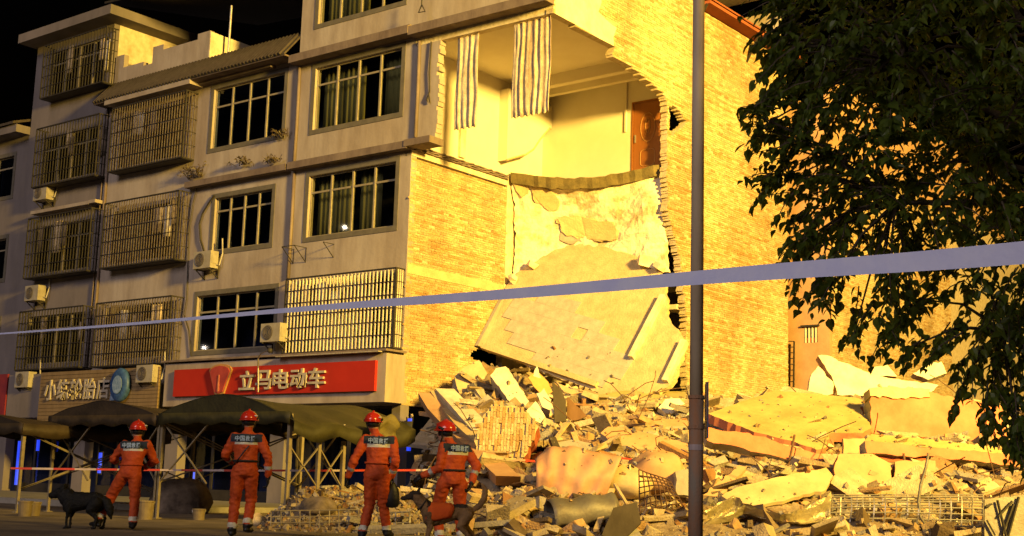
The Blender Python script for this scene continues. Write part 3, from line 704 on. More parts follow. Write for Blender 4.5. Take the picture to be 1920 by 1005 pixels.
# staircase remains in the slot beside the gable
m = MB()
for k in range(6): m.bar((4.5, 6.6+.12*k, 7.4+.02*k), (4.5, 6.7+.12*k, 9.2-.25*k), .05)
m.bar((4.5, 6.5, 9.3), (4.5, 7.4, 7.6), .07); build(m, 'stair_railing', MT['darkm'], HA)
for b_ in ((3.6, 4.72, 6.9, 8.5, 4.4, 4.6), (4.2, 4.73, 7.0, 8.4, 6.3, 6.45)):
    m = MB(); m.box(*b_); build(m, 'stair_landing', MT['white'], HA)
m = MB(); m.box(4.4, 4.7, 7.0, 7.2, 4.6, 5.7); build(m, 'broken_board', MT['ply'], HA)

# ---- rear house seen past the gable
HR_ = thing('rear_house', 'pale rear house with a small barred window behind the gable wall', 'house', (8, 22, 0))
m = MB(); ra = onY(1475, 650, 15.4); rb = onY(1556, 650, 15.4); wc1 = onY(1507, 614, 15.4); wc2 = onY(1533, 642, 15.4)
wallY(m, ra[0]-1.2, rb[0], 0, 15, [(wc1[0], wc2[0], wc2[2], wc1[2])], 15.4, 15.6); build(m, 'wall', MT['peach'], HR_)
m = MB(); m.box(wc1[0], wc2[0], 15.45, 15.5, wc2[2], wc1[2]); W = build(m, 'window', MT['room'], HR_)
for i in range(4):
    x = wc1[0]+(wc2[0]-wc1[0])*(i+.5)/4
    m = MB(); m.bar((x, 15.42, wc2[2]), (x, 15.42, wc1[2]), .05); build(m, 'bar', MT['white'], W)
m = MB(); m.box(wc1[0]+.05, wc2[0]-.05, 15.43, 15.45, wc2[2]+.02, wc2[2]+.18); build(m, 'window_box', MT['redbrick'], W)
m = MB(); m.box(wc1[0]-.08, wc2[0]+.08, 15.3, 15.4, wc1[2]+.01, wc1[2]+.07); build(m, 'window_hood', MT['darkm'], W)
brickwork(HR_, rb[0], 15.62, 27.5, 2.0, 13.0, lambda y, z: True, light=.35, seed=9)
m = MB(); m.box(rb[0]-.24, rb[0]-.02, 15.62, 40, 13.0, 16.0); build(m, 'upper_wall', MT['peach'], HR_)
m = MB(); m.box(rb[0]-.24, rb[0]-.02, 27.51, 60, 0, 13.0); build(m, 'far_wall', MT['mortar'], HR_)
m = MB(); m.tube([onY(1468, 380, 15.2), onY(1471, 560, 15.2)], .05, 6); build(m, 'drain_pipe', MT['darkm'], HR_)
# steel ladder frame against the rear wall
LF = thing('steel_ladder', 'narrow dark steel ladder frame against the pale rear wall', 'ladder', onY(1480, 726, 15.0))
a, b, c, d = onY(1475, 640, 15.2), onY(1489, 640, 15.2), onY(1476, 727, 15.2), onY(1488, 726, 15.2)
for p, q in ((a, c), (b, d)):
    m = MB(); m.bar(p, q, .05); build(m, 'rail', MT['darkm'], LF)
for i in range(9):
    t = i/8; m = MB(); m.bar(a+(c-a)*t, b+(d-b)*t, .03); build(m, 'rung', MT['darkm'], LF)
# ================================================================== lettering
def glyph(ch, ext=.0):
    cu = bpy.data.curves.new('glyph', 'FONT'); cu.body = ch; cu.size = 1.0; cu.extrude = ext; cu.resolution_u = 2; cu.offset = .018
    o = bpy.data.objects.new('glyph', cu); COL.objects.link(o)
    dg = bpy.context.evaluated_depsgraph_get(); me = bpy.data.meshes.new_from_object(o.evaluated_get(dg))
    V = np.array([v.co[:] for v in me.vertices]); Fs = [list(p.vertices) for p in me.polygons]
    bpy.data.objects.remove(o); bpy.data.curves.remove(cu); bpy.data.meshes.remove(me)
    return V, Fs
def letters(txt, p0, p1, h, right, up, nrm, mt, parent, depth=.05, name='letter', gap=.08, back=None):
    p0 = np.asarray(p0, float); p1 = np.asarray(p1, float); n = len(txt); step = (p1-p0)/n; wid = np.linalg.norm(step)*(1-gap)
    for i, ch in enumerate(txt):
        V, Fs = glyph(ch, .5)
        lo, hi = V.min(0), V.max(0); mb = MB(); o = p0+step*i
        for v in V: pass
        W = [o+right*((v[0]-lo[0])/(hi[0]-lo[0])*wid)+up*((v[1]-lo[1])/(hi[1]-lo[1])*h)+nrm*((v[2]+.5)*depth) for v in V]
        mb.add(W, Fs); build(mb, name, mt, parent)
XV = np.array([1.0, 0, 0]); NY = np.array([0, -1.0, 0])
# red shop sign
RS = thing('shop_sign', 'long red shop sign with pale raised characters and maroon shield', 'sign', (-4.6, -.82, 3.3))
m = MB(); m.box(-9.05, -.2, -.88, -.782, 3.33, 4.18); build(m, 'sign_panel', MT['redsign'], RS)
a, b = onY(449, 734, -.9), onY(612, 734, -.9)
letters('立马电动车', (a[0], -.882, 3.46), (b[0], -.882, 3.46), .58, XV, UP, NY, MT['letter'], RS, .07)
ex = onY(414, 712, -.9)[0]
sh = [(-.50, .40), (-.42, .52), (-.25, .60), (0, .64), (.25, .60), (.42, .52), (.50, .40), (.20, -.48), (0, -.55), (-.20, -.48)]
m = MB(); m.prism([(ex+p*1.05, -.885, 3.77+q*.82) for p, q in sh], (0, -.06, 0)); E0 = build(m, 'emblem', MT['gold'], RS)
m = MB(); m.prism([(ex+p*.92, -.946, 3.77+q*.72) for p, q in sh], (0, -.03, 0)); build(m, 'emblem_face', MT['emblem'], E0)
m = MB(); m.prism([(ex-.04, -.977, 3.45), (ex, -.977, 3.42), (ex+.04, -.977, 3.45), (ex+.02, -.977, 3.95), (ex-.02, -.977, 3.95)], (0, -.02, 0)); build(m, 'emblem_bar', MT['pink'], E0)
# small lamp arm on the red sign
LA = thing('sign_lamp', 'thin curved lamp arm rising over the red shop sign', 'lamp', onY(484, 735, -.95))
m = MB(); m.tube([onY(484, 735, -.93), onY(484, 690, -1.0), onY(484, 672, -1.15), onY(489, 663, -1.3), onY(506, 654, -1.5)], .025, 6); build(m, 'arm', MT['steel'], LA)
m = MB(); m.lathe([(.02, 0), (.07, .05), (.08, .12), (.02, .16)], onY(506, 656, -1.5)-UP*.1, 10); build(m, 'lamp_head', MT['darkm'], LA)
# tan slatted tyre shop sign
TS = thing('shop_sign', 'tan slatted sign with five white characters and a blue tyre', 'sign', (-14, -.8, 2.4))
sx0, sx1 = onY(74, 740, -.85)[0], onY(296, 740, -.85)[0]
zs = np.linspace(2.42, 4.32, 16)
for i in range(15):
    m = MB(); m.box(sx0, sx1, -.86+.004*(i % 2), -.80, zs[i]+.006, zs[i+1]-.006); build(m, 'slat', MT['slat'], TS)
m = MB(); m.box(sx0+.02, sx1-.02, -.80, -.75, 2.44, 4.30); build(m, 'backing', MT['darkm'], TS)
a, b = onY(82, 754, -.9), onY(206, 746, -.9)
letters('小练轮胎店', (a[0], -.866, 3.32), (b[0], -.866, 3.32), .72, XV, UP, NY, MT['letter'], TS, .06)
tc = onY(231, 722, -.9); Rt = np.array([[1, 0, 0], [0, 0, -1], [0, 1, 0]], float)
m = MB(); m.lathe([(.30, -.1), (.50, -.1), (.56, -.02), (.56, .06), (.5, .12), (.32, .12)], (tc[0]-.05, -.96, tc[2]), 24, Rt @ np.diag([.85, 1.0, 1.0])); TY = build(m, 'tyre_cutout', MT['blue'], TS, smooth=True)
m = MB(); m.lathe([(.02, .10), (.30, .13), (.30, .14)], (tc[0]-.05, -.97, tc[2]), 18, Rt @ np.diag([.85, 1.0, 1.0])); build(m, 'wheel_rim', MT['bluelt'], TY)
m = MB()
m.prism([(tc[0]-.62, -.9, tc[2]-.5), (tc[0]-.2, -.9, tc[2]-.5), (tc[0]-.3, -.9, tc[2]+.4), (tc[0]-.5, -.9, tc[2]+.2)], (0, -.05, 0)); build(m, 'tyre_tread', MT['bluelt'], TY)
# maroon shop panel at far left
MS = thing('shop_sign', 'maroon shop panel at the left edge of the picture', 'sign', (-20.5, -.7, 2.7))
m = MB(); m.box(-24, -18.95, -.74, -.66, 2.75, 4.35); build(m, 'sign_panel', MT['maroon'], MS)
m = MB(); m.box(-24.05, -18.9, -.76, -.75, 2.70, 2.76); build(m, 'sign_edge', MT['darkm'], MS)

# ================================================================== air conditioners
def ac(px, py, label, y=0.0, big=1.0):
    p = onY(px, py, y-.32); w, h, d = .86*big, .56*big, .32
    x0, x1, z0, z1, yb, yf = p[0]-w/2, p[0]+w/2, p[2]-h/2, p[2]+h/2, y-.12, y-.12-d
    T = thing('air_conditioner', label, 'air conditioner', (p[0], y-.28, z0-.3), 'air conditioners on the terrace wall')
    m = MB(); m.box(x0, x1, yf, yb, z0, z1); build(m, 'casing', MT['acw'], T)
    R = np.array([[1, 0, 0], [0, 0, -1], [0, 1, 0]], float)
    m = MB(); m.lathe([(.225*big, 0), (.225*big, .012), (.2*big, .015)], (x0+.32*big, yf-.001, (z0+z1)/2), 20, R); G = build(m, 'fan_grille', MT['acd'], T)
    for r in (.07, .13, .19):
        m = MB(); m.tube([(x0+.32*big+r*big*math.cos(t), yf-.02, (z0+z1)/2+r*big*math.sin(t)) for t in [2*math.pi*i/16 for i in range(17)]], .008, 4); build(m, 'grille_ring', MT['bars'], G)
    m = MB(); m.box(x1-.002, x1+.012, yf+.05, yb-.05, z0+.15, z1-.1); build(m, 'valve_cover', MT['acw'], T)
    m = MB()
    for xx in (x0+.1, x1-.1):
        m = MB(); m.bar((xx, y-.005, z0-.02), (xx, yf-.02, z0-.02), .035); m.bar((xx, y-.005, z0-.3), (xx, yf+.05, z0-.03), .03); m.bar((xx, y-.02, z0-.3), (xx, y-.02, z0), .03); build(m, 'bracket', MT['darkm'], T)
    m = MB(); m.tube([(x1+.01, y-.2, z0+.12), (x1+.1, y-.15, z0+.1), (x1+.12, y-.06, z0+.5), (x1+.05, y-.05, z0+1.0)], .025, 6); build(m, 'pipe', MT['acw'], T)
    return T
ac(80, 362, 'air conditioner below the second cage from the top of the leftmost caged house')
ac(64, 550, 'air conditioner between the two lowest cages of the leftmost caged house')
ac(46, 712, 'air conditioner at shop height left of the tan slatted sign', y=-.45)
ac(384, 488, 'air conditioner with pipes beside the third floor dark window')
ac(512, 624, 'air conditioner beside the barred window above the red sign', y=-.2)
ac(276, 701, 'air conditioner on the right end of the tan slatted sign', y=-.62)
# wall cables and weeds on the terrace
def cable(label, pts, y, r=.018):
    m = MB(); m.tube([onY(px, py, y) for px, py in pts], r, 5); tag(build(m, 'wall_cable', MT['darkm']), label, 'cable')
cable('drooping black cable on the wall left of the third floor window', [(402, 366), (392, 380), (380, 400), (374, 420), (376, 450), (382, 470)], -.06, .03)
cable('long thin cable running down the wall between the cages and dark windows', [(372, 340), (362, 380), (355, 430), (352, 500), (350, 560), (345, 590), (354, 620), (358, 668)], -.05)
def weed(px, py, label, n=26, L=.55, y=-.12):
    p = onY(px, py, y); m = MB()
    for i in range(n):
        a = random.uniform(-1.3, 1.3); l = L*random.uniform(.4, 1); q = p+np.array([random.uniform(-.35, .35), 0, 0])
        e = q+np.array([math.sin(a)*l, -random.uniform(0, .3), math.cos(a)*l*.8])
        m.tube([q, (q+e)/2+np.array([0, 0, .05]), e], [.012, .009, .004], 3)
        for k in range(3):
            c = q+(e-q)*random.uniform(.4, 1); d = RNG.normal(0, .07, 3); m.add([c, c+d, c+d*.5+np.array([0, 0, .06])], [(0, 1, 2)])
    tag(build(m, 'weed', MT['weed']), label, 'plant')
weed(365, 335, 'dry weed growing on the ledge left of the fourth floor dark window', 30, .7)
weed(455, 310, 'dry weed tuft under the fourth floor dark window', 18, .4)
weed(528, 258, 'dry weed at the sill corner of the fourth floor dark window', 16, .4)
weed(515, 305, 'dry weed tuft on the ledge beside the drain pipe', 16, .4)

# ================================================================== curtains in the torn room
def curtain(label, x0, x1, zt, zb, y, seed):
    rnd = random.Random(seed); n = int((x1-x0)/.025); m = MB(); cols = []
    rows = 14; P = np.zeros((rows, n+1, 3))
    for j in range(rows):
        for i in range(n+1):
            ph = i*.025*2*math.pi/.19+.4*math.sin(j*.35+seed); fl = 1+.12*j/rows
            P[j, i] = (x0+(x1-x0)*i/n+.02*math.sin(j*.5+i*.1), y+(.014+.009*math.sin(i*.31+seed))*fl*math.sin(ph+1.3*math.sin(i*.13))+.02*mnoise.noise((i*.2, j*.4, seed)), zt+(zb-zt)*j/(rows-1)+(.03*math.sin(i*.8) if j == rows-1 else 0))
    pal = [(.72,.62,.46), (.70,.60,.44), (.64,.50,.34), (.72,.63,.47), (.68,.54,.34), (.60,.45,.30), (.70,.61,.45)]
    stripe = []
    while len(stripe) < n+1: stripe += [pal[rnd.randrange(7)]]*rnd.randint(1, 5)
    stripe = stripe[:n+1]
    m.grid(P, (0, .008, 0)); m.c = [stripe[i] for j in range(rows) for i in range(n+1)]*2
    return tag(build(m, 'curtain', MT['chunk'], smooth=True), label, 'curtain', 'curtains in the torn room')
curtain('narrow striped curtain hanging at the left of the torn open room', 1.5, 2.3, 13.48, 10.75, .12, 1)
curtain('wide striped curtain hanging beside the gable in the torn open room', 3.55, 4.85, 13.48, 10.78, .12, 4)

# ================================================================== canopy tents
def tent(label, x0, x1, y0, y1, ze, zr, mt, legs, group, ragged=False):
    T = thing('canopy_tent', label, 'tent', ((x0+x1)/2, (y0+y1)/2, 0), group)
    nx, ny = 24, 14; P = np.zeros((ny+1, nx+1, 3))
    for j in range(ny+1):
        for i in range(nx+1):
            u, v = i/nx, j/ny; arch = (1-abs(2*u-1)**1.7)
            z = ze+(zr-ze)*arch-.10*math.sin(math.pi*v)*arch+.03*mnoise.noise((u*5, v*5, x0))
            if ragged and u > .6: z -= (u-.6)*(.22+.18*abs(math.sin(v*9.5)))*1.6
            P[j, i] = (x0+(x1-x0)*u+(.25*(u-.6) if ragged and u > .6 else 0), y0+(y1-y0)*v, z)
    m = MB(); m.grid(P, (0, 0, -.012)); Cn = build(m, 'canopy', MT[mt], T, smooth=True)
    # valances: front, back and both sides
    def val(pts, drop, seed):
        q = np.array([[p for p in pts], [p+np.array([0, -.01, -drop*(.85+.12*math.sin(i*1.3+seed))]) for i, p in enumerate(pts)]])
        mm = MB(); mm.grid(q, (0.004, .008, 0)); build(mm, 'valance', MT['tarp2' if not ragged else mt], Cn, smooth=True)
    fr = [np.array([x0+(x1-x0)*i/nx, y0-.01, ze+.02]) for i in range(nx+1)]
    val(fr, .26, 1); val([p+np.array([0, y1-y0+.02, 0]) for p in fr], .26, 2)
    m = MB()   # front gable cloth between valance and arch
    q = np.array([[P[0, i]+np.array([0, .004, -.01]) for i in range(nx+1)], [np.array([x0+(x1-x0)*i/nx, y0+.004, ze+.01]) for i in range(nx+1)]])
    m.grid(q, (0, .008, 0)); build(m, 'gable_cloth', MT['tarp' if ragged else mt], Cn)
    val([P[j, 0]+np.array([-.01, 0, 0]) for j in range(ny+1)], .24, 3); val([P[j, nx]+np.array([.01, 0, 0]) for j in range(ny+1)], .3, 4)
    pts = []
    for (lx, ly) in legs:
        zt_ = ze-(.46 if ragged and ly > y0+.5 and lx > (x0+x1)/2 else .02)
        m = MB(); m.bar((lx, ly, 0.0), (lx, ly, zt_), .055); m.bar((lx, ly, zt_-.9), (lx, ly, zt_), .07); build(m, 'leg', MT['tentleg'], T)
        m = MB(); m.box(lx-.07, lx+.07, ly-.07, ly+.07, 0.0, .02); build(m, 'foot', MT['tentleg'], T)
    def brace(a, b):
        dz = .45 if ragged and a[0] > (x0+x1)/2 else .0
        for p, q in (((a[0], a[1], ze-.15-dz), (b[0], b[1], ze-1.35)), ((b[0], b[1], ze-.15-dz), (a[0], a[1], ze-1.35))):
            m = MB(); m.bar(p, q, .035, .022); build(m, 'brace', MT['tentleg'], T)
    return T, brace
e1 = onY(105, 782, -10.4); e2 = onY(304, 782, -10.4); e3 = onY(545, 784, -10.4); ZE = float(e1[2])
L1 = [(e1[0], -10.4), (e2[0]-.04, -10.4), (e1[0]-.0, -6.6), (e2[0]-.04, -6.6)]
T1, br = tent('dark brown canopy tent in front of the tan slatted sign', e1[0]-.12, e2[0]-.05, -10.5, -6.5, ZE, ZE+.32, 'tarp2', L1, 'tents along the terrace')
br(L1[0], L1[2]); br(L1[1], L1[3]); br((e1[0], -10.4), (e1[0]+1.3, -10.35)); br(L1[2], L1[3]); br((e2[0]-1.2, -10.36), (e2[0]-.04, -10.4))
ys = [onX(x, 800, e3[0])[1] for x in (600, 646)]
L2 = [(e2[0]+.06, -10.4), (e3[0], -10.4), (e3[0], ys[0]), (e3[0], ys[1]), (e2[0]+.06, -6.6)]
T2, br = tent('olive green canopy tent with ragged sagging side by the red sign', e2[0]+.02, e3[0]+.1, -10.5, ys[1]+1.8, ZE+.02, ZE+.40, 'tarp', L2, 'tents along the terrace', ragged=True)
br(L2[1], L2[2]); br(L2[2], L2[3]); br(L2[0], (e2[0]+1.5, -10.38)); br(L2[0], L2[4]); br((e2[0]+.06, -6.6), (e3[0], ys[1]))
e0 = onY(46, 800, -11.5)
L0 = [(e0[0], -11.5), (e0[0], -8.0), (e0[0]-3.4, -11.5)]
T0, br = tent('low brown canopy tent cut by the left edge', e0[0]-3.8, e0[0]+.1, -11.6, -7.8, float(e0[2])+.05, float(e0[2])+.32, 'tarp2', L0, 'tents along the terrace')
br(L0[0], L0[1]); br(L0[0], (e0[0]+.0, -8.2))
# crumpled yellow end of the tarpaulin
yt = onX(722, 795, e3[0]+.6)
P = np.array([[yt+np.array([.2*(i/8-.5)+.06*math.sin(j), .5*(i/8-.5), .18-.42*j/6+.05*math.sin(i*1.3+j*.7)-.1*abs(i/8-.5)]) for i in range(9)] for j in range(7)])
m = MB(); m.grid(P, (0.01, 0, 0)); tag(build(m, 'tarpaulin', MT['tarpend'], smooth=True), 'crumpled yellow tarpaulin end hanging off the green tent', 'tarpaulin')

# ================================================================== rubble
N = 150
m = MB(); ss = np.linspace(21.5, 45, 118); us = np.linspace(-.2, .52, 130)
Pm = np.zeros((len(ss), len(us), 3))
for i, s in enumerate(ss):
    for j, u in enumerate(us):
        p = world(s, u*s); p[2] = mound(p[0], p[1])
        if p[0] < -.1 and p[1] > -1: p[2] = -.06
        Pm[i, j] = p
m.grid(Pm); tag(build(m, 'rubble_mound', MT['dust'], smooth=False), 'dusty yellow lit mound of collapsed rubble', 'rubble', kind='stuff')
PAL = [(.42,.34,.22), (.48,.40,.27), (.34,.26,.16), (.52,.44,.31), (.29,.21,.12), (.40,.26,.13), (.32,.17,.075), (.14,.10,.06), (.33,.31,.29), (.24,.22,.20), (.40,.36,.31)]
def scatter(n, smin, smax, name, label, elong=False, flat=False, seed=3, srange=(22.0, 37.5), urange=(-.18, .40), mt='chunk', pal=PAL, kind='stuff'):
    rg = np.random.default_rng(seed); V = []; Fc = []; Cc = []; o = 0
    base = np.array([(-1,-1,-1),(1,-1,-1),(1,1,-1),(-1,1,-1),(-1,-1,1),(1,-1,1),(1,1,1),(-1,1,1)], float)
    ff = [(3,2,1,0),(4,5,6,7),(0,1,5,4),(1,2,6,5),(2,3,7,6),(3,0,4,7)]
    k = 0
    while k < n:
        s = rg.uniform(*srange); u = rg.uniform(*urange); p = world(s, u*s)
        if p[0] < .05 and p[1] > -1.2: k += 1; continue
        h = mound(p[0], p[1])
        if h < 0.01 and rg.random() > .25: k += 1; continue
        h = max(h, 0)
        sz = smin*(smax/smin)**(rg.random()**2.2)
        if elong: dims = np.array([sz, sz*rg.uniform(.06, .16), sz*rg.uniform(.03, .10)])/2
        else: dims = sz*np.array([1, rg.uniform(.5, .95), rg.uniform(.25, .7)])/2
        if flat: dims = np.array([sz, sz*rg.uniform(.4, .8), rg.uniform(.07, .15)])/2
        q = rg.normal(size=4); q[0] += .6; q /= np.linalg.norm(q)
        if flat: th = rg.uniform(0, 6.28); q = np.array([math.cos(th), rg.normal(0, .22), rg.normal(0, .22), math.sin(th)]); q /= np.linalg.norm(q)
        if elong: q = np.array([math.cos(q[0]*3), .25*q[1], .25*q[2], math.sin(q[0]*3)]); q /= np.linalg.norm(q)
        a, b, c, d = q
        R = np.array([[1-2*(c*c+d*d), 2*(b*c-a*d), 2*(b*d+a*c)], [2*(b*c+a*d), 1-2*(b*b+d*d), 2*(c*d-a*b)], [2*(b*d-a*c), 2*(c*d+a*b), 1-2*(b*b+c*c)]])
        vs = (base*(1+rg.uniform(-.35, .15, (8, 3))) if not elong else base)*dims
        vs = vs @ R.T + np.array([p[0], p[1], h+sz*(.12 if not elong else .06)])
        V.extend(vs.tolist()); Fc.extend([[i+o for i in f] for f in ff]); o += 8
        col = np.array(pal[rg.integers(len(pal))])*rg.uniform(.8, 1.15); Cc.extend([tuple(np.minimum(col, .8))]*8); k += 1
    mb = MB(); mb.v = V; mb.f = Fc; mb.m = [0]*len(Fc); mb.c = Cc
    return tag(build(mb, name, MT[mt]), label, 'rubble', kind=kind)
scatter(9500, .035, .15, 'rubble_fragments', 'small broken concrete and brick fragments covering the mound', seed=3)
scatter(1500, .12, .45, 'rubble_chunks', 'larger loose concrete chunks strewn through the mound', seed=4, urange=(-.09, .40))
scatter(330, .5, 1.7, 'splintered_laths', 'splintered laths and boards lying across the mound', elong=True, seed=6, urange=(-.15, .40))
scatter(230, .45, 1.25, 'broken_plates', 'broken flat plates of plaster and concrete piled on the mound', flat=True, seed=14, urange=(-.07, .40), pal=PAL[:4]+[(.46,.30,.18)])
scatter(2600, .04, .13, 'rubble_apron', 'fine rubble spilled on the road in front of the tents', seed=8, srange=(21.8, 29), urange=(-.185, -.04))
# thin bent bars sticking out of the mound
rb = MB(); rg = random.Random(5)
for i in range(130):
    s = rg.uniform(23.5, 36); u = rg.uniform(-.07, .38); p = world(s, u*s); p[2] = max(mound(p[0], p[1]), 0)
    if p[0] < .2: continue
    d = np.array([rg.uniform(-1, 1), rg.uniform(-1, 1), rg.uniform(.05, .7)]); d /= np.linalg.norm(d); L = rg.uniform(.4, 1.5)
    e = np.array([rg.uniform(-.3, .3), rg.uniform(-.3, .3), rg.uniform(-.35, .1)])
    rb.tube([p-d*.1, p+d*L*.5, p+d*L*.85+e*.5, p+d*L+e], .011, 4)
tag(build(rb, 'loose_rebar', MT['rebar']), 'thin bent reinforcing bars poking out of the rubble', 'rebar', kind='stuff')

def rough_poly(pts, amp, seg):
    rnd = random.Random(int(abs(pts[0][0])*97) % 1000); out = []; n = len(pts)
    for i in range(n):
        a, b = pts[i], pts[(i+1) % n]; L = np.linalg.norm(b-a); k = max(1, int(L/seg)); d = (b-a)/max(L, 1e-6)
        for j in range(k):
            q = a+(b-a)*j/k
            if j: q = q+np.array([rnd.uniform(-1, 1), rnd.uniform(-1, 1), rnd.uniform(-1, 1)])*amp
            out.append(q)
    return out
def nrm_(a, b=0.0):
    a = math.radians(a); n = UP*math.cos(a)-HV*math.sin(a)+HR*b; return n/np.linalg.norm(n)
def piece(name, label, cat, pts, anchor, a, b, thick, mt, mside=None, lift=0.0, amp=.035, seg=.12, group='broken building pieces', fwd=0.0):
    n = nrm_(a, b); p0 = hit(*anchor)+UP*lift-HV*fwd
    poly = [onpl(x, y, p0, n) for x, y in pts]
    poly = [q-n*np.dot(q-p0, n) for q in rough_poly(poly, amp, seg)]
    m = MB(); m.prism(poly, -n*thick, 0, 1 if mside else None)
    o = build(m, name, [MT[mt], MT[mside]] if mside else MT[mt])
    return tag(o, label, cat, group)
def beam(name, label, cat, p, q, w, h, mt, lp=0.0, lq=0.0, anchor2=None, group='broken building pieces', dq=0.0):
    a = hit(*p)+UP*lp; b0 = hit(*q); d = ray(*q); t = np.dot(b0-CAM, FW); b = CAM+d*(t+dq)/np.dot(d, FW)+UP*lq
    m = MB(); m.bar(a, b, w, h); return tag(build(m, name, MT[mt]), label, cat, group)
# bent white ring beam at the left of the mound (three stacked strips)
def curved(label, pts, w, h, mt, depth0, depth1):
    n = len(pts); C = [atd(x, y, min(depth0+(depth1-depth0)*i/(n-1), float(np.dot(hit(x+12, y+4)-CAM, FW))-1.35)) for i, (x, y) in enumerate(pts)]
    side = HR*w; m = MB(); P = np.array([[c, c+side] for c in C]); m.grid(P, (-HV[0]*-h, -HV[1]*-h, -h*.5))
    return tag(build(m, 'bent_beam', MT[mt]), label, 'beam', 'bent beams at the left of the mound')
curved('outermost bent pale beam curving down behind the rightmost rescuer', [(784, 736), (802, 766), (830, 796), (868, 832), (904, 868), (930, 892)], .46, .35, 'peach', 34.6, 29.5)
curved('second bent pale beam just inside the outermost one', [(806, 732), (828, 764), (852, 794), (884, 824), (912, 848)], .42, .3, 'board', 34.9, 30.6)
curved('short inner bent pale beam lying against the brick lump', [(816, 728), (838, 752), (862, 780), (886, 806)], .5, .3, 'white', 35.1, 32)
piece('concrete_block', 'pale concrete block under the party wall at the top left of the mound', 'concrete block', [(852, 706), (868, 690), (898, 675), (914, 700), (900, 727), (862, 738)], (862, 738), 55, .15, .5, 'board', 'conc2', lift=.2)
piece('concrete_column', 'fallen white square column with grey broken end leaning below the tiled slab', 'column', [(919, 704), (930, 690), (948, 687), (992, 752), (984, 766), (962, 760)], (962, 760), 48, -.1, .45, 'white', 'conc2', lift=.2, amp=.025)
piece('brick_lump', 'big rough brick wall lump standing in the mound', 'brick lump', [(922, 758), (960, 760), (992, 774), (1010, 800), (1002, 826), (974, 866), (940, 868), (914, 862), (892, 850), (892, 815), (905, 780)], (940, 868), 72, -.1, .6, 'cement', 'redbrick', lift=.1, amp=.05, seg=.12, fwd=.5)
bn = nrm_(72, -.1); bp0 = hit(940, 868)+UP*.1-HV*.5; BL = bpy.data.objects['brick_lump']
bpoly = [(922, 762), (960, 764), (990, 778), (1006, 800), (998, 826), (972, 862), (940, 864), (916, 858), (896, 848), (896, 816), (907, 782)]
e1_ = np.cross(UP, bn); e1_ /= np.linalg.norm(e1_); e2_ = np.cross(bn, e1_)
pl2 = [(float(np.dot(onpl(x, y, bp0, bn)-bp0, e1_)), float(np.dot(onpl(x, y, bp0, bn)-bp0, e2_))) for x, y in bpoly]
bp_m = MB(); rnd = random.Random(4); pr = []
for i in range(-34, 34):
    for j in range(-4, 16):
        a, b = i*.062, j*.242+(.12 if i % 2 else 0)
        if inpoly(a, b, pl2) and rnd.random() > .06:
            o = bp0+e1_*a+e2_*b+bn*(.0+.014*rnd.random()); R = np.array([e1_, e2_, bn]).T
            if len(pr) < 5:
                q = MB(); q.cc = rnd.choice(BRC); q.obox(o, (.055, .235, .07), R); pr.append(build(q, 'brick', MT['brick'], BL))
            else:
                s = pr[rnd.randrange(5)]; k = inst(s, o+(WL[s.name]*0), BL, 'brick')
                # shared meshes keep the offset of their own origin below the centre
                zc = sum(abs(R[2, t])*v/2 for t, v in enumerate((.055, .235, .07))); k.location = tuple(np.array(k.location)-np.array([0, 0, zc])); WL[k.name] = o-np.array([0, 0, zc])
piece('plywood_sheet', 'torn orange plywood sheet below the tiled slab', 'plywood', [(990, 708), (1003, 696), (1012, 700), (1028, 716), (1036, 734), (1024, 742), (1006, 730)], (1010, 740), 62, 0, .03, 'ply', lift=.3, amp=.03)
piece('plaster_shard', 'pointed white plaster shard above the orange plywood', 'plaster', [(1000, 705), (1007, 686), (1016, 712)], (1010, 738), 70, 0, .05, 'white', lift=.4, amp=.025)
piece('cabinet_board', 'dark upright cabinet panel in the middle of the upper mound', 'panel', [(1036, 716), (1052, 730), (1061, 752), (1062, 790), (1040, 792)], (1042, 792), 84, .1, .06, 'darkbd', lift=0, amp=.005)
piece('cabinet_board', 'dark triangular panel leaning right of the upright cabinet panel', 'panel', [(1064, 744), (1090, 768), (1100, 780), (1082, 788), (1064, 789)], (1066, 790), 80, 0, .05, 'wood', amp=.025)
piece('pale_board', 'pale board leaning across the cabinet panels', 'board', [(1040, 714), (1060, 724), (1120, 752), (1116, 757), (1058, 735)], (1116, 757), 40, 0, .05, 'board', lift=.2, amp=.025)
piece('plaster_shard', 'white triangular shard left of the upright cabinet panel', 'plaster', [(985, 772), (1004, 752), (1024, 784), (1022, 798), (1004, 790)], (1010, 796), 50, .2, .12, 'white', 'conc2', amp=.02)
piece('plaster_shard', 'jagged white shard between plywood and cabinet panel', 'plaster', [(1006, 738), (1020, 728), (1034, 756), (1040, 776), (1026, 782)], (1030, 782), 55, .1, .06, 'white', amp=.03)
for i, (y0, x0, x1, mt, lb) in enumerate(((738, 1112, 1285, 'olive', 'long dark slab lying at the foot of the tiled slab'), (752, 1120, 1290, 'board', 'long pale board just below the dark slab at the tiled slab foot'), (790, 1150, 1288, 'peach', 'flat peach slab with dark gap under it left of the lamp post'))):
    piece('slab', lb, 'slab', [(x0, y0+4), (x0+60, y0-6), (x1, y0-4), (x1, y0+8), (x0+70, y0+12)], (x0+40, y0+10), 22, 0, .14, mt, 'conc2', lift=.1, amp=.02)
piece('brick_patch', 'red brick core exposed in a plaster ring near the lamp post', 'brick patch', [(1240, 762), (1252, 753), (1270, 753), (1277, 762), (1268, 770), (1250, 770)], (1258, 772), 60, 0, .2, 'redbrick', lift=.2, amp=.04, seg=.1)
piece('plaster_ring', 'pale plaster ring around the red brick core', 'plaster', [(1234, 764), (1248, 748), (1274, 747), (1288, 760), (1278, 775), (1248, 775)], (1258, 777), 60, 0, .2, 'white', lift=.1, amp=.03)
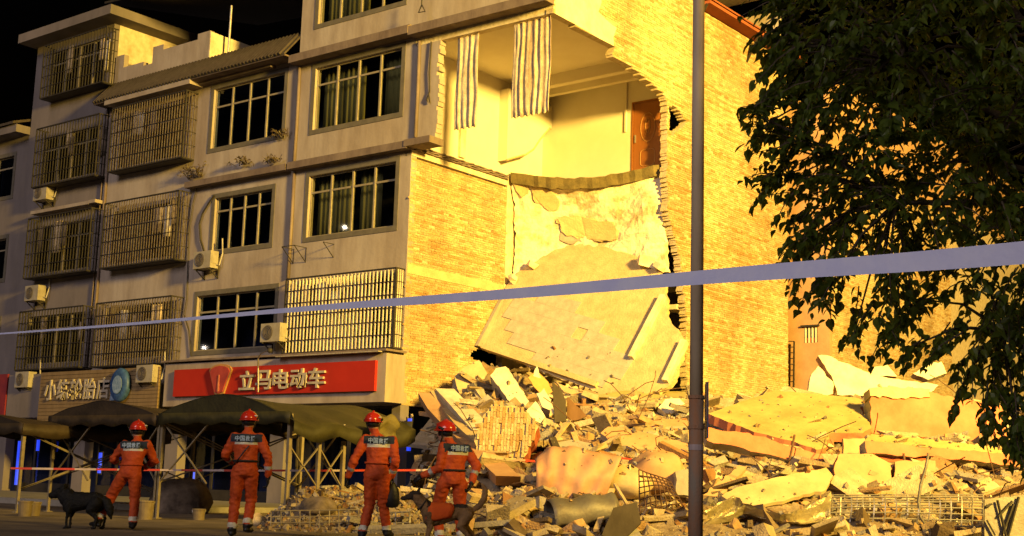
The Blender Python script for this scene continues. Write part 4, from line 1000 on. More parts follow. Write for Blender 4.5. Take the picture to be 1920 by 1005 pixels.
piece('slab', 'long pinkish slab below the loose bars left of the lamp post', 'slab', [(1126, 812), (1140, 800), (1200, 808), (1290, 832), (1290, 850), (1200, 842), (1150, 832)], (1200, 846), 38, 0, .15, 'peach', 'conc2', lift=.1)
piece('slab', 'grey edged slab directly above the pink sheet', 'slab', [(1030, 828), (1072, 822), (1120, 834), (1168, 850), (1168, 858), (1110, 850), (1066, 838), (1032, 838)], (1110, 852), 30, 0, .12, 'conc2', lift=.5)
# pink plastic sheet
n = nrm_(70, .05); p0 = hit(1080, 940)+UP*.1; q = [(1001, 862), (1030, 838), (1067, 838), (1121, 850), (1166, 857), (1164, 888), (1146, 912), (1134, 936), (1072, 938), (1006, 922)]
rows = 12; top = [(1003, 860), (1030, 838), (1067, 836), (1121, 848), (1166, 857)]; bot = [(1005, 924), (1040, 934), (1076, 938), (1108, 938), (1136, 930)]
def lerpl(pts, u): k = u*(len(pts)-1); i = min(int(k), len(pts)-2); f = k-i; return (pts[i][0]*(1-f)+pts[i+1][0]*f, pts[i][1]*(1-f)+pts[i+1][1]*f)
P = np.array([[onpl(lerpl(top, i/24)[0]*(1-j/rows)+lerpl(bot, i/24)[0]*j/rows, lerpl(top, i/24)[1]*(1-j/rows)+lerpl(bot, i/24)[1]*j/rows, p0, n)+n*(.025*math.sin(i*1.1+j*.5)+.09*mnoise.noise((i*.25, j*.3, 2))+.22*math.sin(math.pi*j/rows)) for i in range(25)] for j in range(rows+1)])
m = MB(); m.grid(P[::-1], -n*.02); tag(build(m, 'plastic_sheet', MT['pinktarp'], smooth=True), 'large rumpled pink sheet in the middle of the mound', 'sheet')
beam('timber', 'dark timber leaning over the pink sheet', 'timber', (1089, 956), (1034, 874), .14, .1, 'darkbd', .05, .55)
beam('timber', 'thin pale timber crossing the left side of the pink sheet', 'timber', (1020, 880), (1066, 828), .08, .06, 'board', .3, .45)
# long grey curled metal sheet at the bottom centre
a = hit(1030, 985)+UP*.12; b = hit(1150, 978)+UP*.2; ax = (b-a)/np.linalg.norm(b-a); sd = np.cross(ax, UP); sd /= np.linalg.norm(sd); u2 = np.cross(sd, ax)
P = np.array([[a+(b-a)*i/16+sd*.33*math.cos(t)+u2*.30*math.sin(t)+u2*.03*math.sin(i*.8) for t in np.linspace(-.7, 3.6, 14)] for i in range(17)])
m = MB(); m.grid(P, UP*.012); tag(build(m, 'curled_sheet', MT['greymet'], smooth=True), 'dull grey curled metal sheet at the bottom of the mound', 'metal sheet')
piece('dark_board', 'dark framed board tilted beside the curled metal sheet', 'board', [(1128, 1004), (1150, 952), (1194, 941), (1202, 980), (1168, 1012)], (1150, 1004), 58, .1, .06, 'darkbd', lift=.05, amp=.004, fwd=.3)
beam('timber', 'pale batten along the left edge of the dark framed board', 'timber', (1118, 1006), (1147, 958), .1, .05, 'board', .1, .38)
beam('timber', 'thin pale batten along the right edge of the dark framed board', 'timber', (1182, 984), (1152, 952), .05, .04, 'board', .25, .42)
# rounded pale sack-like lump
def lump(label, px, py, r, sq, mt, name='sack', cat='sack', lift=0.0, seed=1):
    c = hit(px, py)+UP*(r*sq*.5+lift); m = MB(); P = []
    for j in range(13):
        th = math.pi*j/12; row = []
        for i in range(21):
            ph = 2*math.pi*i/20; d = np.array([math.sin(th)*math.cos(ph), math.sin(th)*math.sin(ph), math.cos(th)])
            k = 1+.22*mnoise.noise((d[0]*1.7+seed, d[1]*1.7, d[2]*1.7)); row.append(c+d*np.array([r, r, r*sq])*k)
        P.append(row)
    m.grid(np.array(P)[::-1]); return tag(build(m, name, MT[mt], smooth=True), label, cat)
lump('pale rounded mattress lump right of the pink sheet', 1170, 924, .55, .62, 'board', 'mattress_lump', 'mattress')
lump('pale rounded upright slab lump near the lamp post foot', 1232, 915, .6, .8, 'peach', 'rounded_lump', 'rubble lump', seed=6)
piece('concrete_block', 'grey purple block half hidden by the lamp post', 'concrete block', [(1266, 884), (1290, 880), (1310, 884), (1310, 930), (1268, 928)], (1290, 930), 80, .1, .3, 'conc2', amp=.025, fwd=.3)
# wire mesh baskets
def mesh_panel(label, corners, nu, nv, r, mt='rebar', bulge=0.0, group='wire mesh pieces'):
    a, b, c, d = corners; T = thing('wire_mesh', label, 'wire mesh', (a+b+c+d)/4-UP*.3, group)
    nn = np.cross(b-a, d-a); nn /= np.linalg.norm(nn)
    f = lambda u, v: (a*(1-u)+b*u)*(1-v)+(d*(1-u)+c*u)*v+nn*bulge*math.sin(math.pi*u)*math.sin(math.pi*v)+nn*.04*mnoise.noise((u*4, v*4, a[0]))
    for i in range(nu+1):
        m = MB(); m.tube([f(i/nu, k/6) for k in range(7)], r, 4); build(m, 'wire', MT[mt], T)
    for j in range(nv+1):
        m = MB(); m.tube([f(k/8, j/nv) for k in range(9)], r*.9, 4); build(m, 'wire', MT[mt], T)
    return T
def mp(px, lifts, fw=0.0): return [hit(x, y)*1.0+UP*l-HV*fw for (x, y), l in zip(px, lifts)]
h0 = hit(1200, 975); n = nrm_(75)
mesh_panel('curved reinforcing mesh left of the lamp post foot', [onpl(x, y, h0, n) for x, y in ((1200, 972), (1282, 950), (1255, 900), (1198, 880))], 8, 8, .012, 'rebar', .25)
h0 = hit(1552, 985); n = nrm_(78)
mesh_panel('long white wire basket lying along the bottom right of the mound', [onpl(x, y, h0, n) for x, y in ((1552, 982), (1843, 988), (1843, 932), (1556, 932))], 14, 5, .016, 'steel', .12)
h0 = hit(1552, 985)+HV*.6
mesh_panel('rear side of the white wire basket at the bottom right', [onpl(x, y, h0, n) for x, y in ((1560, 975), (1840, 980), (1843, 928), (1560, 928))], 12, 5, .012, 'steel', .05)
h0 = hit(720, 985); n = nrm_(85)
mesh_panel('small white wire rack on the road between the two right rescuers', [onpl(x, y, h0, n) for x, y in ((716, 992), (768, 990), (768, 960), (716, 962))], 4, 3, .016, 'steel')
h0 = hit(560, 990)
mesh_panel('low wire crate full of debris behind the middle rescuers', [onpl(x, y, h0, n) for x, y in ((508, 992), (672, 990), (672, 956), (508, 958))], 9, 3, .012, 'tentleg')
# big pieces at the right of the post
piece('roof_slab', 'large olive roof slab tilted across the mound right of the lamp post', 'slab', [(1326, 775), (1400, 750), (1454, 732), (1512, 737), (1607, 746), (1632, 757), (1612, 764), (1634, 803), (1618, 812), (1556, 812), (1550, 838), (1531, 843), (1483, 826), (1414, 810)], (1520, 850), 24, .04, .22, 'olive', 'pink', lift=.25, amp=.03)
piece('slab_edge', 'salmon painted edge beam below the large olive slab', 'beam', [(1322, 800), (1425, 818), (1498, 843), (1560, 858), (1563, 873), (1516, 872), (1443, 852), (1326, 826)], (1500, 874), 66, .05, .3, 'pink', 'conc2', lift=.2, amp=.03, fwd=.15)
piece('wall_block', 'big salmon wall block with mossy top at the right', 'wall block', [(1632, 733), (1742, 734), (1800, 748), (1880, 760), (1890, 830), (1760, 822), (1634, 812)], (1700, 830), 74, .05, .5, 'pink', 'olive', lift=.75, amp=.03)
piece('wall_block', 'mossy cap along the top of the salmon wall block', 'wall block', [(1630, 728), (1680, 725), (1744, 729), (1744, 744), (1690, 746), (1632, 742)], (1700, 830), 74, .05, .45, 'cement', 'olive', lift=.75, amp=.03, fwd=.06, seg=.1)
piece('ledge_slab', 'olive ledge slab just under the salmon wall block', 'slab', [(1634, 813), (1770, 826), (1925, 846), (1925, 858), (1760, 840), (1622, 826)], (1760, 845), 34, 0, .15, 'olive', lift=.85, amp=.02)
piece('beam', 'long salmon beam running off the right edge over the dark gap', 'beam', [(1622, 826), (1760, 840), (1930, 856), (1930, 876), (1850, 868), (1760, 858), (1626, 850)], (1760, 880), 76, .05, .4, 'pink', 'conc2', lift=.75, amp=.03, fwd=.3)
piece('plaster_board', 'upright peach panel above the peach box', 'panel', [(1581, 822), (1622, 822), (1626, 852), (1581, 853)], (1600, 870), 80, .1, .1, 'peach', lift=.2, amp=.025)
piece('plaster_box', 'peach plaster box with dark side right of the pale board', 'wall block', [(1572, 852), (1636, 851), (1676, 872), (1668, 906), (1618, 902), (1563, 898)], (1610, 915), 58, .1, .5, 'peach', 'pink', lift=.1, amp=.03)
piece('plaster_box', 'second peach box under the long salmon beam', 'wall block', [(1678, 866), (1738, 862), (1754, 864), (1756, 908), (1700, 910), (1676, 914)], (1710, 916), 76, -.1, .5, 'peach', 'wood', lift=.1, amp=.03)
piece('red_panel', 'dark red strip between the peach boxes and the salmon beam', 'panel', [(1634, 850), (1680, 852), (1740, 858), (1740, 866), (1680, 866), (1636, 864)], (1690, 885), 85, 0, .08, 'redbrick', lift=.25, amp=.025)
piece('pale_board', 'large pale board lying at the foot of the salmon edge beam', 'board', [(1353, 930), (1380, 914), (1450, 896), (1549, 876), (1562, 892), (1549, 918), (1425, 948), (1385, 950)], (1400, 950), 36, .05, .07, 'board', lift=.1, amp=.022, fwd=.2)
piece('pale_board', 'peach board leaning just right of the lamp post', 'board', [(1318, 928), (1386, 872), (1400, 876), (1349, 932)], (1330, 934), 44, .1, .14, 'peach', 'board', lift=.1, amp=.022)
piece('slab', 'small pale slab behind the leaning peach board', 'slab', [(1316, 888), (1350, 880), (1356, 900), (1330, 916), (1316, 914)], (1330, 918), 60, 0, .2, 'board', 'conc2', amp=.02)
beam('metal_bar', 'grey square metal bar above the wire basket', 'bar', (1596, 928), (1541, 895), .13, .13, 'greymet', .1, .25)
# crumpled foil sheet
tp_ = [(1318, 962), (1374, 934), (1396, 948), (1462, 966), (1500, 948), (1556, 918)]; bt_ = [(1322, 990), (1374, 972), (1396, 956), (1462, 976), (1500, 986), (1562, 984)]
h0 = hit(1440, 990); n = nrm_(56)
P = np.array([[onpl(lerpl(tp_, i/30)[0]*(1-j/8)+lerpl(bt_, i/30)[0]*j/8, lerpl(tp_, i/30)[1]*(1-j/8)+lerpl(bt_, i/30)[1]*j/8, h0, n)+n*(.10*math.sin(j*1.1+i*.2)+.07*mnoise.noise((i*.5, j*.6, 4))) for i in range(31)] for j in range(9)])
m = MB(); m.grid(P[::-1], -n*.015); tag(build(m, 'foil_sheet', MT['foil'], smooth=False), 'crumpled yellowish foil sheet at the bottom right of the lamp post', 'foil sheet')
# tall bent bars
def rod(label, pts, r, mt='rebar', fw=.2):
    p0 = hit(*pts[-1])-HV*fw; n = nrm_(86); m = MB(); m.tube([onpl(x, y, p0, n) for x, y in pts], r, 6); return tag(build(m, 'bent_rod', MT[mt], smooth=True), label, 'rod')
rod('tall curved rod standing in front of the second peach box', [(1741, 850), (1736, 876), (1726, 910), (1722, 940), (1726, 970), (1736, 985)], .025, 'greymet')
rod('short rusty rod hanging before the second peach box', [(1694, 850), (1698, 880), (1700, 902)], .025)
rod('rusty rod crossing the salmon edge beam', [(1490, 815), (1484, 845), (1478, 872), (1470, 890)], .022)
# grey broken window panel, lower right
BW = piece('broken_window', 'grey broken window panel at the lower right corner', 'window panel', [(1846, 936), (1925, 928), (1925, 1010), (1846, 1006)], (1860, 1004), 80, 0, .05, 'greymet', amp=.004, fwd=.5)
h0 = hit(1860, 1004)-HV*.56; n = nrm_(80)
for (a, b) in (((1870, 938), (1886, 1004)), ((1898, 940), (1872, 968)), ((1900, 945), (1880, 1000)), ((1910, 932), (1890, 1005)), ((1850, 975), (1866, 1004)), ((1848, 950), (1860, 945))):
    m = MB(); m.bar(onpl(*a, h0, n), onpl(*b, h0, n), .04, .03); build(m, 'broken_muntin', MT['darkm'], BW)
# far white pieces behind
piece('wall_shard', 'rounded white wall shard before the rear house', 'wall shard', [(1515, 737), (1519, 710), (1534, 686), (1562, 716), (1562, 740)], (1540, 745), 78, 0, .25, 'white', lift=.4, amp=.03, fwd=-2.0)
piece('wall_slab', 'long white slab sloping behind the large olive slab', 'slab', [(1534, 667), (1550, 666), (1613, 692), (1650, 705), (1760, 722), (1740, 740), (1640, 742), (1570, 740), (1562, 712)], (1640, 748), 70, .05, .3, 'white', 'peach', lift=.4, amp=.03, fwd=-2.3)
piece('wall_shard', 'white triangular shard under the tree behind the sloping slab', 'wall shard', [(1630, 704), (1640, 688), (1664, 684), (1682, 706)], (1640, 745), 76, 0, .2, 'white', lift=.4, amp=.02, fwd=-2.6)
piece('wall_shard', 'far white shard half hidden by leaves behind the salmon block', 'wall shard', [(1712, 700), (1735, 682), (1765, 678), (1775, 700), (1740, 712)], (1740, 740), 72, 0, .3, 'white', lift=.5, amp=.03, fwd=-2.6)
# loose bricks one can pick out on the road edge and mound
LBL = ['nearest the dog tail', 'second from the dog tail', 'in the middle of the row of loose blocks', 'close to the curled metal sheet', 'just left of the curled metal sheet', 'lowest left beside the dog', 'lowest one touching the bottom edge', 'highest on the left above the dog', 'highest in the middle of the loose blocks', 'highest on the right of the loose blocks']
for i, (x, y) in enumerate(((905, 965), (930, 975), (955, 962), (980, 985), (1000, 968), (870, 985), (1010, 992), (890, 940), (940, 945), (960, 935))):
    p = hit(x, y)+UP*.06; q = MB(); q.cc = BRC[i % 7]; q.obox(p, (.34, .2, .12), np.array(Matrix.Rotation(i*1.1, 3, (.2, .3, 1)))); tag(build(q, 'loose_block', MT['brick']), 'loose brick block '+LBL[i], 'brick', 'loose blocks behind the dog')

# ================================================================== lamp post, barrier tapes
pb = onp(1304, 900, 2, 0.0)
pc = atd(1304, 1000, 13.6); px_, py_ = pc[0], pc[1]
LP = thing('lamp_post', 'tall grey lamp post with rusty lower half in front of the mound', 'lamp post', (px_, py_, 0))
zj = atd(1304, 742, 13.6)[2]
m = MB(); m.tube([(px_, py_, zj), (px_, py_, 6.0), (px_, py_, 9.0)], [.072, .066, .06], 16); build(m, 'upper_pole', MT['pole'], LP, smooth=True)
m = MB(); m.tube([(px_, py_, 0), (px_, py_, zj)], .078, 16); build(m, 'lower_pole', MT['rust'], LP, smooth=True)
m = MB(); m.lathe([(.16, 0), (.16, .03), (.1, .05), (.085, .2)], (px_, py_, 0), 16); build(m, 'base_plate', MT['rust'], LP)
for yb in (742, 800):
    z = atd(1304, yb, 13.6)[2]; m = MB(); m.lathe([(.08, -.02), (.088, -.015), (.088, .015), (.08, .02)], (px_, py_, z), 16); build(m, 'clamp_band', MT['rust'], LP)
z = atd(1304, 838, 13.6)[2]; m = MB(); m.lathe([(.08, -.03), (.082, -.03), (.082, .03), (.08, .03)], (px_, py_, z), 16); build(m, 'tape_wrap', MT['whtape'], LP)
z0, z1 = atd(1320, 820, 13.6)[2], atd(1320, 712, 13.6)[2]
sp = np.array([px_, py_, 0])+HR*.115
m = MB(); m.prism([sp+UP*z0-HV*.02, sp+UP*z1-HV*.02, sp+UP*z1+HV*.30+HR*.02, sp+UP*z0+HV*.30+HR*.02], HR*.012); SGN = build(m, 'sign_plate', MT['signblue'], LP)
m = MB(); m.prism([sp+UP*(z0+.2)-HV*.025, sp+UP*z1-HV*.025, sp+UP*z1+HV*.06, sp+UP*(z0+.2)+HV*.06], -HR*.012); build(m, 'sign_back', MT['rust'], SGN)
m = MB(); m.bar((px_, py_, 9.0), tuple(np.array([px_, py_, 9.3])+HR*1.6), .06); build(m, 'lamp_arm', MT['pole'], LP)
m = MB(); m.obox(np.array([px_, py_, 9.32])+HR*1.8, (.6, .2, .12), np.array([HR, HV, UP]).T); build(m, 'lamp_head', MT['steel'], LP)
# near police tape
def tape(label, pts, wid, mats, twist, name='barrier_tape', band=0, sag=0.0):
    C = [atd(x, y, d) for x, y, d in pts]; m = MB(); k = len(C); P = []
    for i, c in enumerate(C):
        ax = C[min(i+1, k-1)]-C[max(i-1, 0)]; ax /= np.linalg.norm(ax)
        vd = c-CAM; vd /= np.linalg.norm(vd); upv = np.cross(ax, vd); upv /= np.linalg.norm(upv)
        if upv[2] < 0: upv = -upv
        a = twist(i/(k-1)); q = upv*math.cos(a)+vd*math.sin(a)
        P.append([c-q*wid/2, c, c+q*wid/2])
    P = np.array(P)
    for i in range(k-1): m.grid(P[i:i+2], None, (i//band) % len(mats) if band else 0)
    return tag(build(m, name, mats), label, 'tape')
pts = []
for i in range(61):
    x = 2250-i*42; u = (1920-x)/1920; d = 1/(.25+(.05-.25)*u) if u > -.2 else 4/.9
    pts.append((x, 473+.0795*(1920-x)+3.0*math.sin(x*.008)*.4, d))
def tw(t):
    x = 2250-t*60*42; want = np.interp(x, [-300, 0, 360, 540, 760, 1300, 1920, 2250], [2.5, 3, 6, 9.0, 15.5, 26, 43, 49]); u = (1920-x)/1920
    full = .072*F*(.25+(.05-.25)*u); return math.acos(min(1, max(.08, want/full)))
tape('wide lavender police tape stretched across the whole picture close to the camera', pts, .072, MT['tape'], tw)
# red and white tape behind the rescuers
pts = [(20+i*10, 878+.004*(i*10)+6*math.sin(math.pi*i/82)*.4, 26.0) for i in range(83)]
tape('thin red and white barrier tape behind the rescuers along the tents', pts, .045, [MT['redtape'], MT['whtape']], lambda t: .5, band=4)
pts = [(905+i*10, 866-.022*i*10+2*math.sin(i*.7), 25.5) for i in range(38)]
tape('thin red barrier tape drooping over the pink sheet to the lamp post', pts, .05, [MT['redtape'], MT['pinktarp']], lambda t: .7, band=4)

# ================================================================== pails, sack, small things by the tents
def pail(label, px, py, h, r, mt='pail'):
    p = onZ(px, py, 0.0); T = thing('paint_pail', label, 'pail', p, 'pails by the tent legs')
    m = MB(); m.lathe([(r*.86, 0), (r, h), (r*1.06, h), (r*1.06, h-.03), (r*.9, h-.03), (r*.8, .03)], p, 16); build(m, 'bucket', MT[mt], T, smooth=False)
    m = MB(); m.tube([p+HR*r*1.05*math.cos(t)-HV*r*.3*math.sin(t)+UP*(h-.02-.12*math.sin(t)) for t in np.linspace(0, math.pi, 9)], .008, 4); build(m, 'handle', MT['steel'], T)
pail('taller paint pail at the far left tent leg', 46, 968, .29, .14); pail('second paint pail right of the far left one', 63, 967, .27, .13)
pail('paint pail behind the leftmost rescuer', 272, 974, .36, .16); pail('low pail at the foot of the rear tent leg', 372, 975, .22, .13)
lump('pale plastic sack at the feet of the second rescuer', 480, 985, .17, .85, 'bag', lift=.0)
lump('dark heap of covered goods under the dark tent', 335, 962, .75, .7, 'cloth', 'covered_heap', 'heap', seed=3)
lump('brown heap of rubble bags under the green tent', 596, 962, .32, .6, 'cloth', 'covered_heap', 'heap', seed=5)
# glowing strips added to imitate blue reflections in the shop glass behind tents
def blue_reflection(label, px, py, h=.8):
    p = onY(px, py, .2); T = thing('reflection_strip', label, 'light', p, 'added blue reflections in the shop glass')
    m = MB(); m.box(p[0]-.05, p[0]+.05, .15, .22, p[2]-h/2, p[2]+h/2); build(m, 'tube', MT['bluerefl'], T)
    m = MB(); m.box(p[0]-.07, p[0]+.07, .22, .25, p[2]-h/2-.05, p[2]+h/2+.05); build(m, 'holder', MT['darkm'], T)
for px, py, h, lb in ((12, 850, 1.2, 'added blue reflection strip nearest the left edge'), (34, 868, 1.6, 'added blue reflection strip between the left edge and the first tent leg'), (72, 835, .4, 'small added blue reflection strip high beside the first tent leg'), (146, 866, .9, 'added blue reflection strip left of the leftmost rescuer'), (188, 868, .7, 'added blue reflection strip just behind the leftmost rescuer'), (768, 815, .9, 'added blue reflection strip in the dark shop below the red sign end'), (362, 900, .5, 'added blue reflection strip low behind the green tent')):
    blue_reflection(lb, px, py, h)

# ================================================================== tree at the right
TB = atd(2230, 900, 12.2); TB[2] = 0
TRE = thing('broadleaf_tree', 'dark leafy tree overhanging the right side of the picture', 'tree', TB)
m = MB(); tt = TB+np.array([-.2, .1, 3.2]); m.tube([TB, TB+np.array([.05, 0, 1.2]), TB+np.array([-.05, .05, 2.3]), tt], [.20, .16, .14, .12], 12)
build(m, 'trunk', MT['bark'], TRE, smooth=True)
cp = [(1450, -260), (1425, 20), (1425, 70), (1450, 130), (1410, 190), (1425, 240), (1465, 280), (1435, 330), (1475, 400), (1490, 460), (1530, 500), (1545, 540), (1600, 520), (1660, 560), (1680, 600), (1720, 560), (1770, 600), (1800, 680), (1850, 720), (1870, 800), (1930, 820), (2300, 790), (2500, 300), (2300, -300), (1900, -450)]
hang = [(1410, 212), (1425, 60), (1420, 345), (1490, 420), (1480, 470), (1545, 568), (1520, 540), (1600, 640), (1640, 655), (1690, 610), (1740, 660), (1800, 720), (1850, 780), (1760, 640), (1870, 830), (1900, 845), (1830, 760), (1700, 655), (1600, 600), (1660, 620), (1780, 730), (1880, 800), (1410, 260), (1450, 120), (1430, 330), (1500, 510)]
tw_ = []; rg = np.random.default_rng(5)
while len(tw_) < 900:
    x, y = rg.uniform(1400, 2300), rg.uniform(-330, 830)
    if not inpoly(x, y, cp): continue
    if (x > 1960 or y < -60) and rg.random() < .6: continue
    dd = min(math.hypot(x-a, y-b) for a, b in cp[:21]); sp_ = min(1.6, .35+dd/140)
    # leafiness: thin the lower part a little so that the lit wall shows through
    if y > 330 and x < 1850 and rg.random() < .12: continue
    tw_.append((x, y, 11.6+rg.uniform(-1, 1)*sp_))
for x, y in hang:
    for k in range(2): tw_.append((x+rg.uniform(-12, 12)+15, y+rg.uniform(-14, 14)-12, 11.4+rg.uniform(-.5, .5)))
cc = atd(2050, 100, 12.0); LV = []; tips = []
lb_ = MB()
lm = [atd(*q) for q in ((1950, 60, 11.9), (1850, 300, 11.5), (1960, 480, 11.2), (1700, 120, 11.7), (1680, 380, 11.3), (1880, 620, 11.6), (2200, 200, 12.8), (2100, -200, 12.0), (1800, -120, 11.9), (2250, 500, 11.3))]
for q in lm:
    mid = (tt+q)/2+np.array([0, 0, .3]); lb_.tube([tt-UP*.3, mid, q], [.07, .045, .02], 6)
build(lb_, 'limbs', MT['bark'], TRE, smooth=True)
tm = MB()
for x, y, d in tw_:
    e = atd(x, y, d); near = min(lm, key=lambda q: np.linalg.norm(q-e))
    out = e-near; out /= (np.linalg.norm(out)+1e-6); out = out+np.array([0, 0, -.55])+rg.normal(0, .35, 3); out /= np.linalg.norm(out)
    L = rg.uniform(.28, .5); a = e-out*L*.5; b = e+out*L*.5+np.array([0, 0, -.06])
    tm.tube([a, (a+b)/2+np.array([0, 0, .03]), b], [.008, .006, .003], 3, cap=False)
    for k in range(16):
        t = (k+.5)/16; p = a+(b-a)*t+rg.normal(0, .02, 3); sd = np.cross(out, UP); sd = sd/(np.linalg.norm(sd)+1e-6)*(1 if k % 2 else -1)
        dr = out*.5+sd*rg.uniform(.4, 1.0)+np.array([0, 0, -rg.uniform(.2, 1.0)])+rg.normal(0, .25, 3); dr /= np.linalg.norm(dr)
        LV.append((p, dr, rg.uniform(.055, .125)))
for q in range(0, len(tw_), 5):
    x, y, d = tw_[q]; e = atd(x, y, d); near = min(lm, key=lambda k: np.linalg.norm(k-e)); tm.tube([near, (near+e)/2+np.array([0, 0, .1]), e], [.018, .012, .007], 4, cap=False)
build(tm, 'twigs', MT['bark'], TRE)
def leafgeo(p, dr, s):
    sd = np.cross(dr, UP+rg.normal(0, .4, 3)); sd /= (np.linalg.norm(sd)+1e-6); nn = np.cross(sd, dr)
    c = .10
    loc = [(0, 0, 0), (.30, .22, c), (.33, .45, c), (.16, .78, c*.6), (0, 1.12, -.10), (-.16, .78, c*.6), (-.33, .45, c), (-.30, .22, c), (0, .5, 0)]
    return [p+s*(a*sd+b*dr+z*nn) for a, b, z in loc], [(0, 1, 2, 8), (8, 2, 3, 4), (0, 8, 6, 7), (8, 4, 5, 6)]
LV.sort(key=lambda q: st(q[0][0], q[0][1])[0]+(0 if 0 else 0))
def infr(p):
    q = p-CAM; z = q.dot(FW); x = 960+F*q.dot(RT)/z; y = 502+F*q.dot(DN)/z; return 0 < x < 1920 and 0 < y < 1005
big = MB(); cnt = 0
lc = []
for p, dr, s in LV:
    v, f = leafgeo(p, dr, s)
    if cnt < 300 and infr(p):
        q = MB(); q.add(v, f); build(q, 'leaf', MT['leaf'], TRE); cnt += 1
    else: big.add(v, f)
tag(build(big, 'crown', MT['leaf'], TRE), kind='stuff')

# ================================================================== floodlight mast (lights the collapse from the right, out of the picture)
FM = thing('floodlight_mast', 'tall floodlight mast beyond the right edge lighting the collapse', 'floodlight', (LAMP[0]+.6, LAMP[1], 0))
m = MB(); m.tube([(LAMP[0]+.6, LAMP[1], 0), (LAMP[0]+.6, LAMP[1], 15.2)], [.14, .08], 12); build(m, 'mast', MT['steel'], FM)
aim = np.array([5.0, 12.0, 13.0])-np.array(LAMP); aim /= np.linalg.norm(aim); sx = np.cross(aim, UP); sx /= np.linalg.norm(sx); sz = np.cross(sx, aim); RR = np.array([sx, aim, sz]).T
m = MB(); m.obox(np.array(LAMP)-aim*.45, (.9, .3, .6), RR); HD_ = build(m, 'lamp_housing', MT['darkm'], FM)
m = MB(); m.obox(np.array(LAMP)-aim*.285, (.8, .02, .5), RR); build(m, 'lamp_glass', MT['lampglow'], HD_)
m = MB(); m.bar((LAMP[0]+.6, LAMP[1], 14.6), np.array(LAMP)-aim*.5, .08); build(m, 'bracket', MT['darkm'], FM)
ld = bpy.data.lights.new('flood_beam', 'SPOT'); lo = bpy.data.objects.new('flood_beam', ld); COL.objects.link(lo)
ld.energy = LAMP_W; ld.color = LAMP_COL; ld.spot_size = math.radians(86); ld.spot_blend = 1.0; ld.shadow_soft_size = 2.2
lo.location = Vector(LAMP)-Vector(WL[FM.name]); lo.parent = FM; lo.rotation_euler = Vector(tuple(-aim)).to_track_quat('Z', 'Y').to_euler()

# street lamps across the road whose light the panes reflect
for (x, y, dd, lb) in ((383, 652, 36.0, 'street lamp far across the road beyond the left edge'), (646, 426, 30.0, 'second street lamp across the road, out of the picture')):
    pw = onY(x, y, .108); d = ray(x, y); d = d/np.linalg.norm(d); d2_ = np.array([d[0], -d[1], d[2]]); q0 = pw+d2_*dd
    T = thing('street_lamp', lb, 'street lamp', (q0[0]-1.0, q0[1], 0))
    m = MB(); m.tube([(q0[0]-1.0, q0[1], 0), (q0[0]-1.0, q0[1], q0[2]+.4)], [.1, .07], 10); build(m, 'post', MT['steel'], T)
    m = MB(); m.bar((q0[0]-1.0, q0[1], q0[2]+.4), (q0[0], q0[1], q0[2]+.3), .06); build(m, 'arm', MT['steel'], T)
    m = MB(); m.lathe([(.01, -.11), (.09, -.08), (.12, 0), (.09, .08), (.01, .11)], q0, 12); build(m, 'globe', MT['stglow'], T, smooth=True)
# ================================================================== people and dogs
def cap(m, a, b, ra, rb, n=12, flat=1.0, fdir=None):
    """closed tapered capsule from a to b"""
    a = np.asarray(a, float); b = np.asarray(b, float); d = b-a; L = np.linalg.norm(d); d = d/(L+1e-9)
    pts = []; rs = []
    for t in (-1, -.7, -.35): pts.append(a+d*ra*t); rs.append(max(1e-3, ra*math.sqrt(1-t*t)))
    for t in np.linspace(0, 1, 5): pts.append(a+(b-a)*t); rs.append(ra+(rb-ra)*t)
    for t in (.35, .7, 1): pts.append(b+d*rb*t); rs.append(max(1e-3, rb*math.sqrt(1-t*t)))
    m.tube(pts, rs, n)
def ell(m, rings, n=18):
    """rings: (center, rx, ry, xaxis, yaxis) -> closed loft"""
    vs = []
    for c, rx, ry, xa, ya in rings:
        c = np.asarray(c, float)
        for j in range(n):
            t = 2*math.pi*j/n; vs.append(c+np.asarray(xa)*rx*math.cos(t)+np.asarray(ya)*ry*math.sin(t))
    k = len(rings); fs = [(i*n+j, i*n+(j+1) % n, (i+1)*n+(j+1) % n, (i+1)*n+j) for i in range(k-1) for j in range(n)]
    fs.append(tuple(range(n))[::-1]); fs.append(tuple((k-1)*n+j for j in range(n))); m.add(vs, fs)
def remesh(mb, vox, smooth=3):
    me = bpy.data.meshes.new('tmp'); me.from_pydata([tuple(v) for v in mb.v], [], mb.f); me.update()
    o = bpy.data.objects.new('tmp', me); COL.objects.link(o)
    import bmesh as bmx
    b = bmx.new(); b.from_mesh(me); bmx.ops.recalc_face_normals(b, faces=b.faces); b.to_mesh(me); b.free()
    r = o.modifiers.new('r', 'REMESH'); r.mode = 'VOXEL'; r.voxel_size = vox; r.use_smooth_shade = True
    s = o.modifiers.new('s', 'SMOOTH'); s.factor = .5; s.iterations = smooth
    dg = bpy.context.evaluated_depsgraph_get(); ev = bpy.data.meshes.new_from_object(o.evaluated_get(dg))
    V = np.array([v.co[:] for v in ev.vertices]); N = np.array([v.normal[:] for v in ev.vertices]); Fs = [list(p.vertices) for p in ev.polygons]
    bpy.data.objects.remove(o); bpy.data.meshes.remove(me); bpy.data.meshes.remove(ev)
    return V, N, Fs
def xform(base, ang, sc):
    ca, sa = math.cos(ang), math.sin(ang); X = HR*ca+HV*sa; Y = -HR*sa+HV*ca
    return lambda p: base+sc*(np.asarray(p)[..., 0:1]*X+np.asarray(p)[..., 1:2]*Y+np.asarray(p)[..., 2:3]*UP)
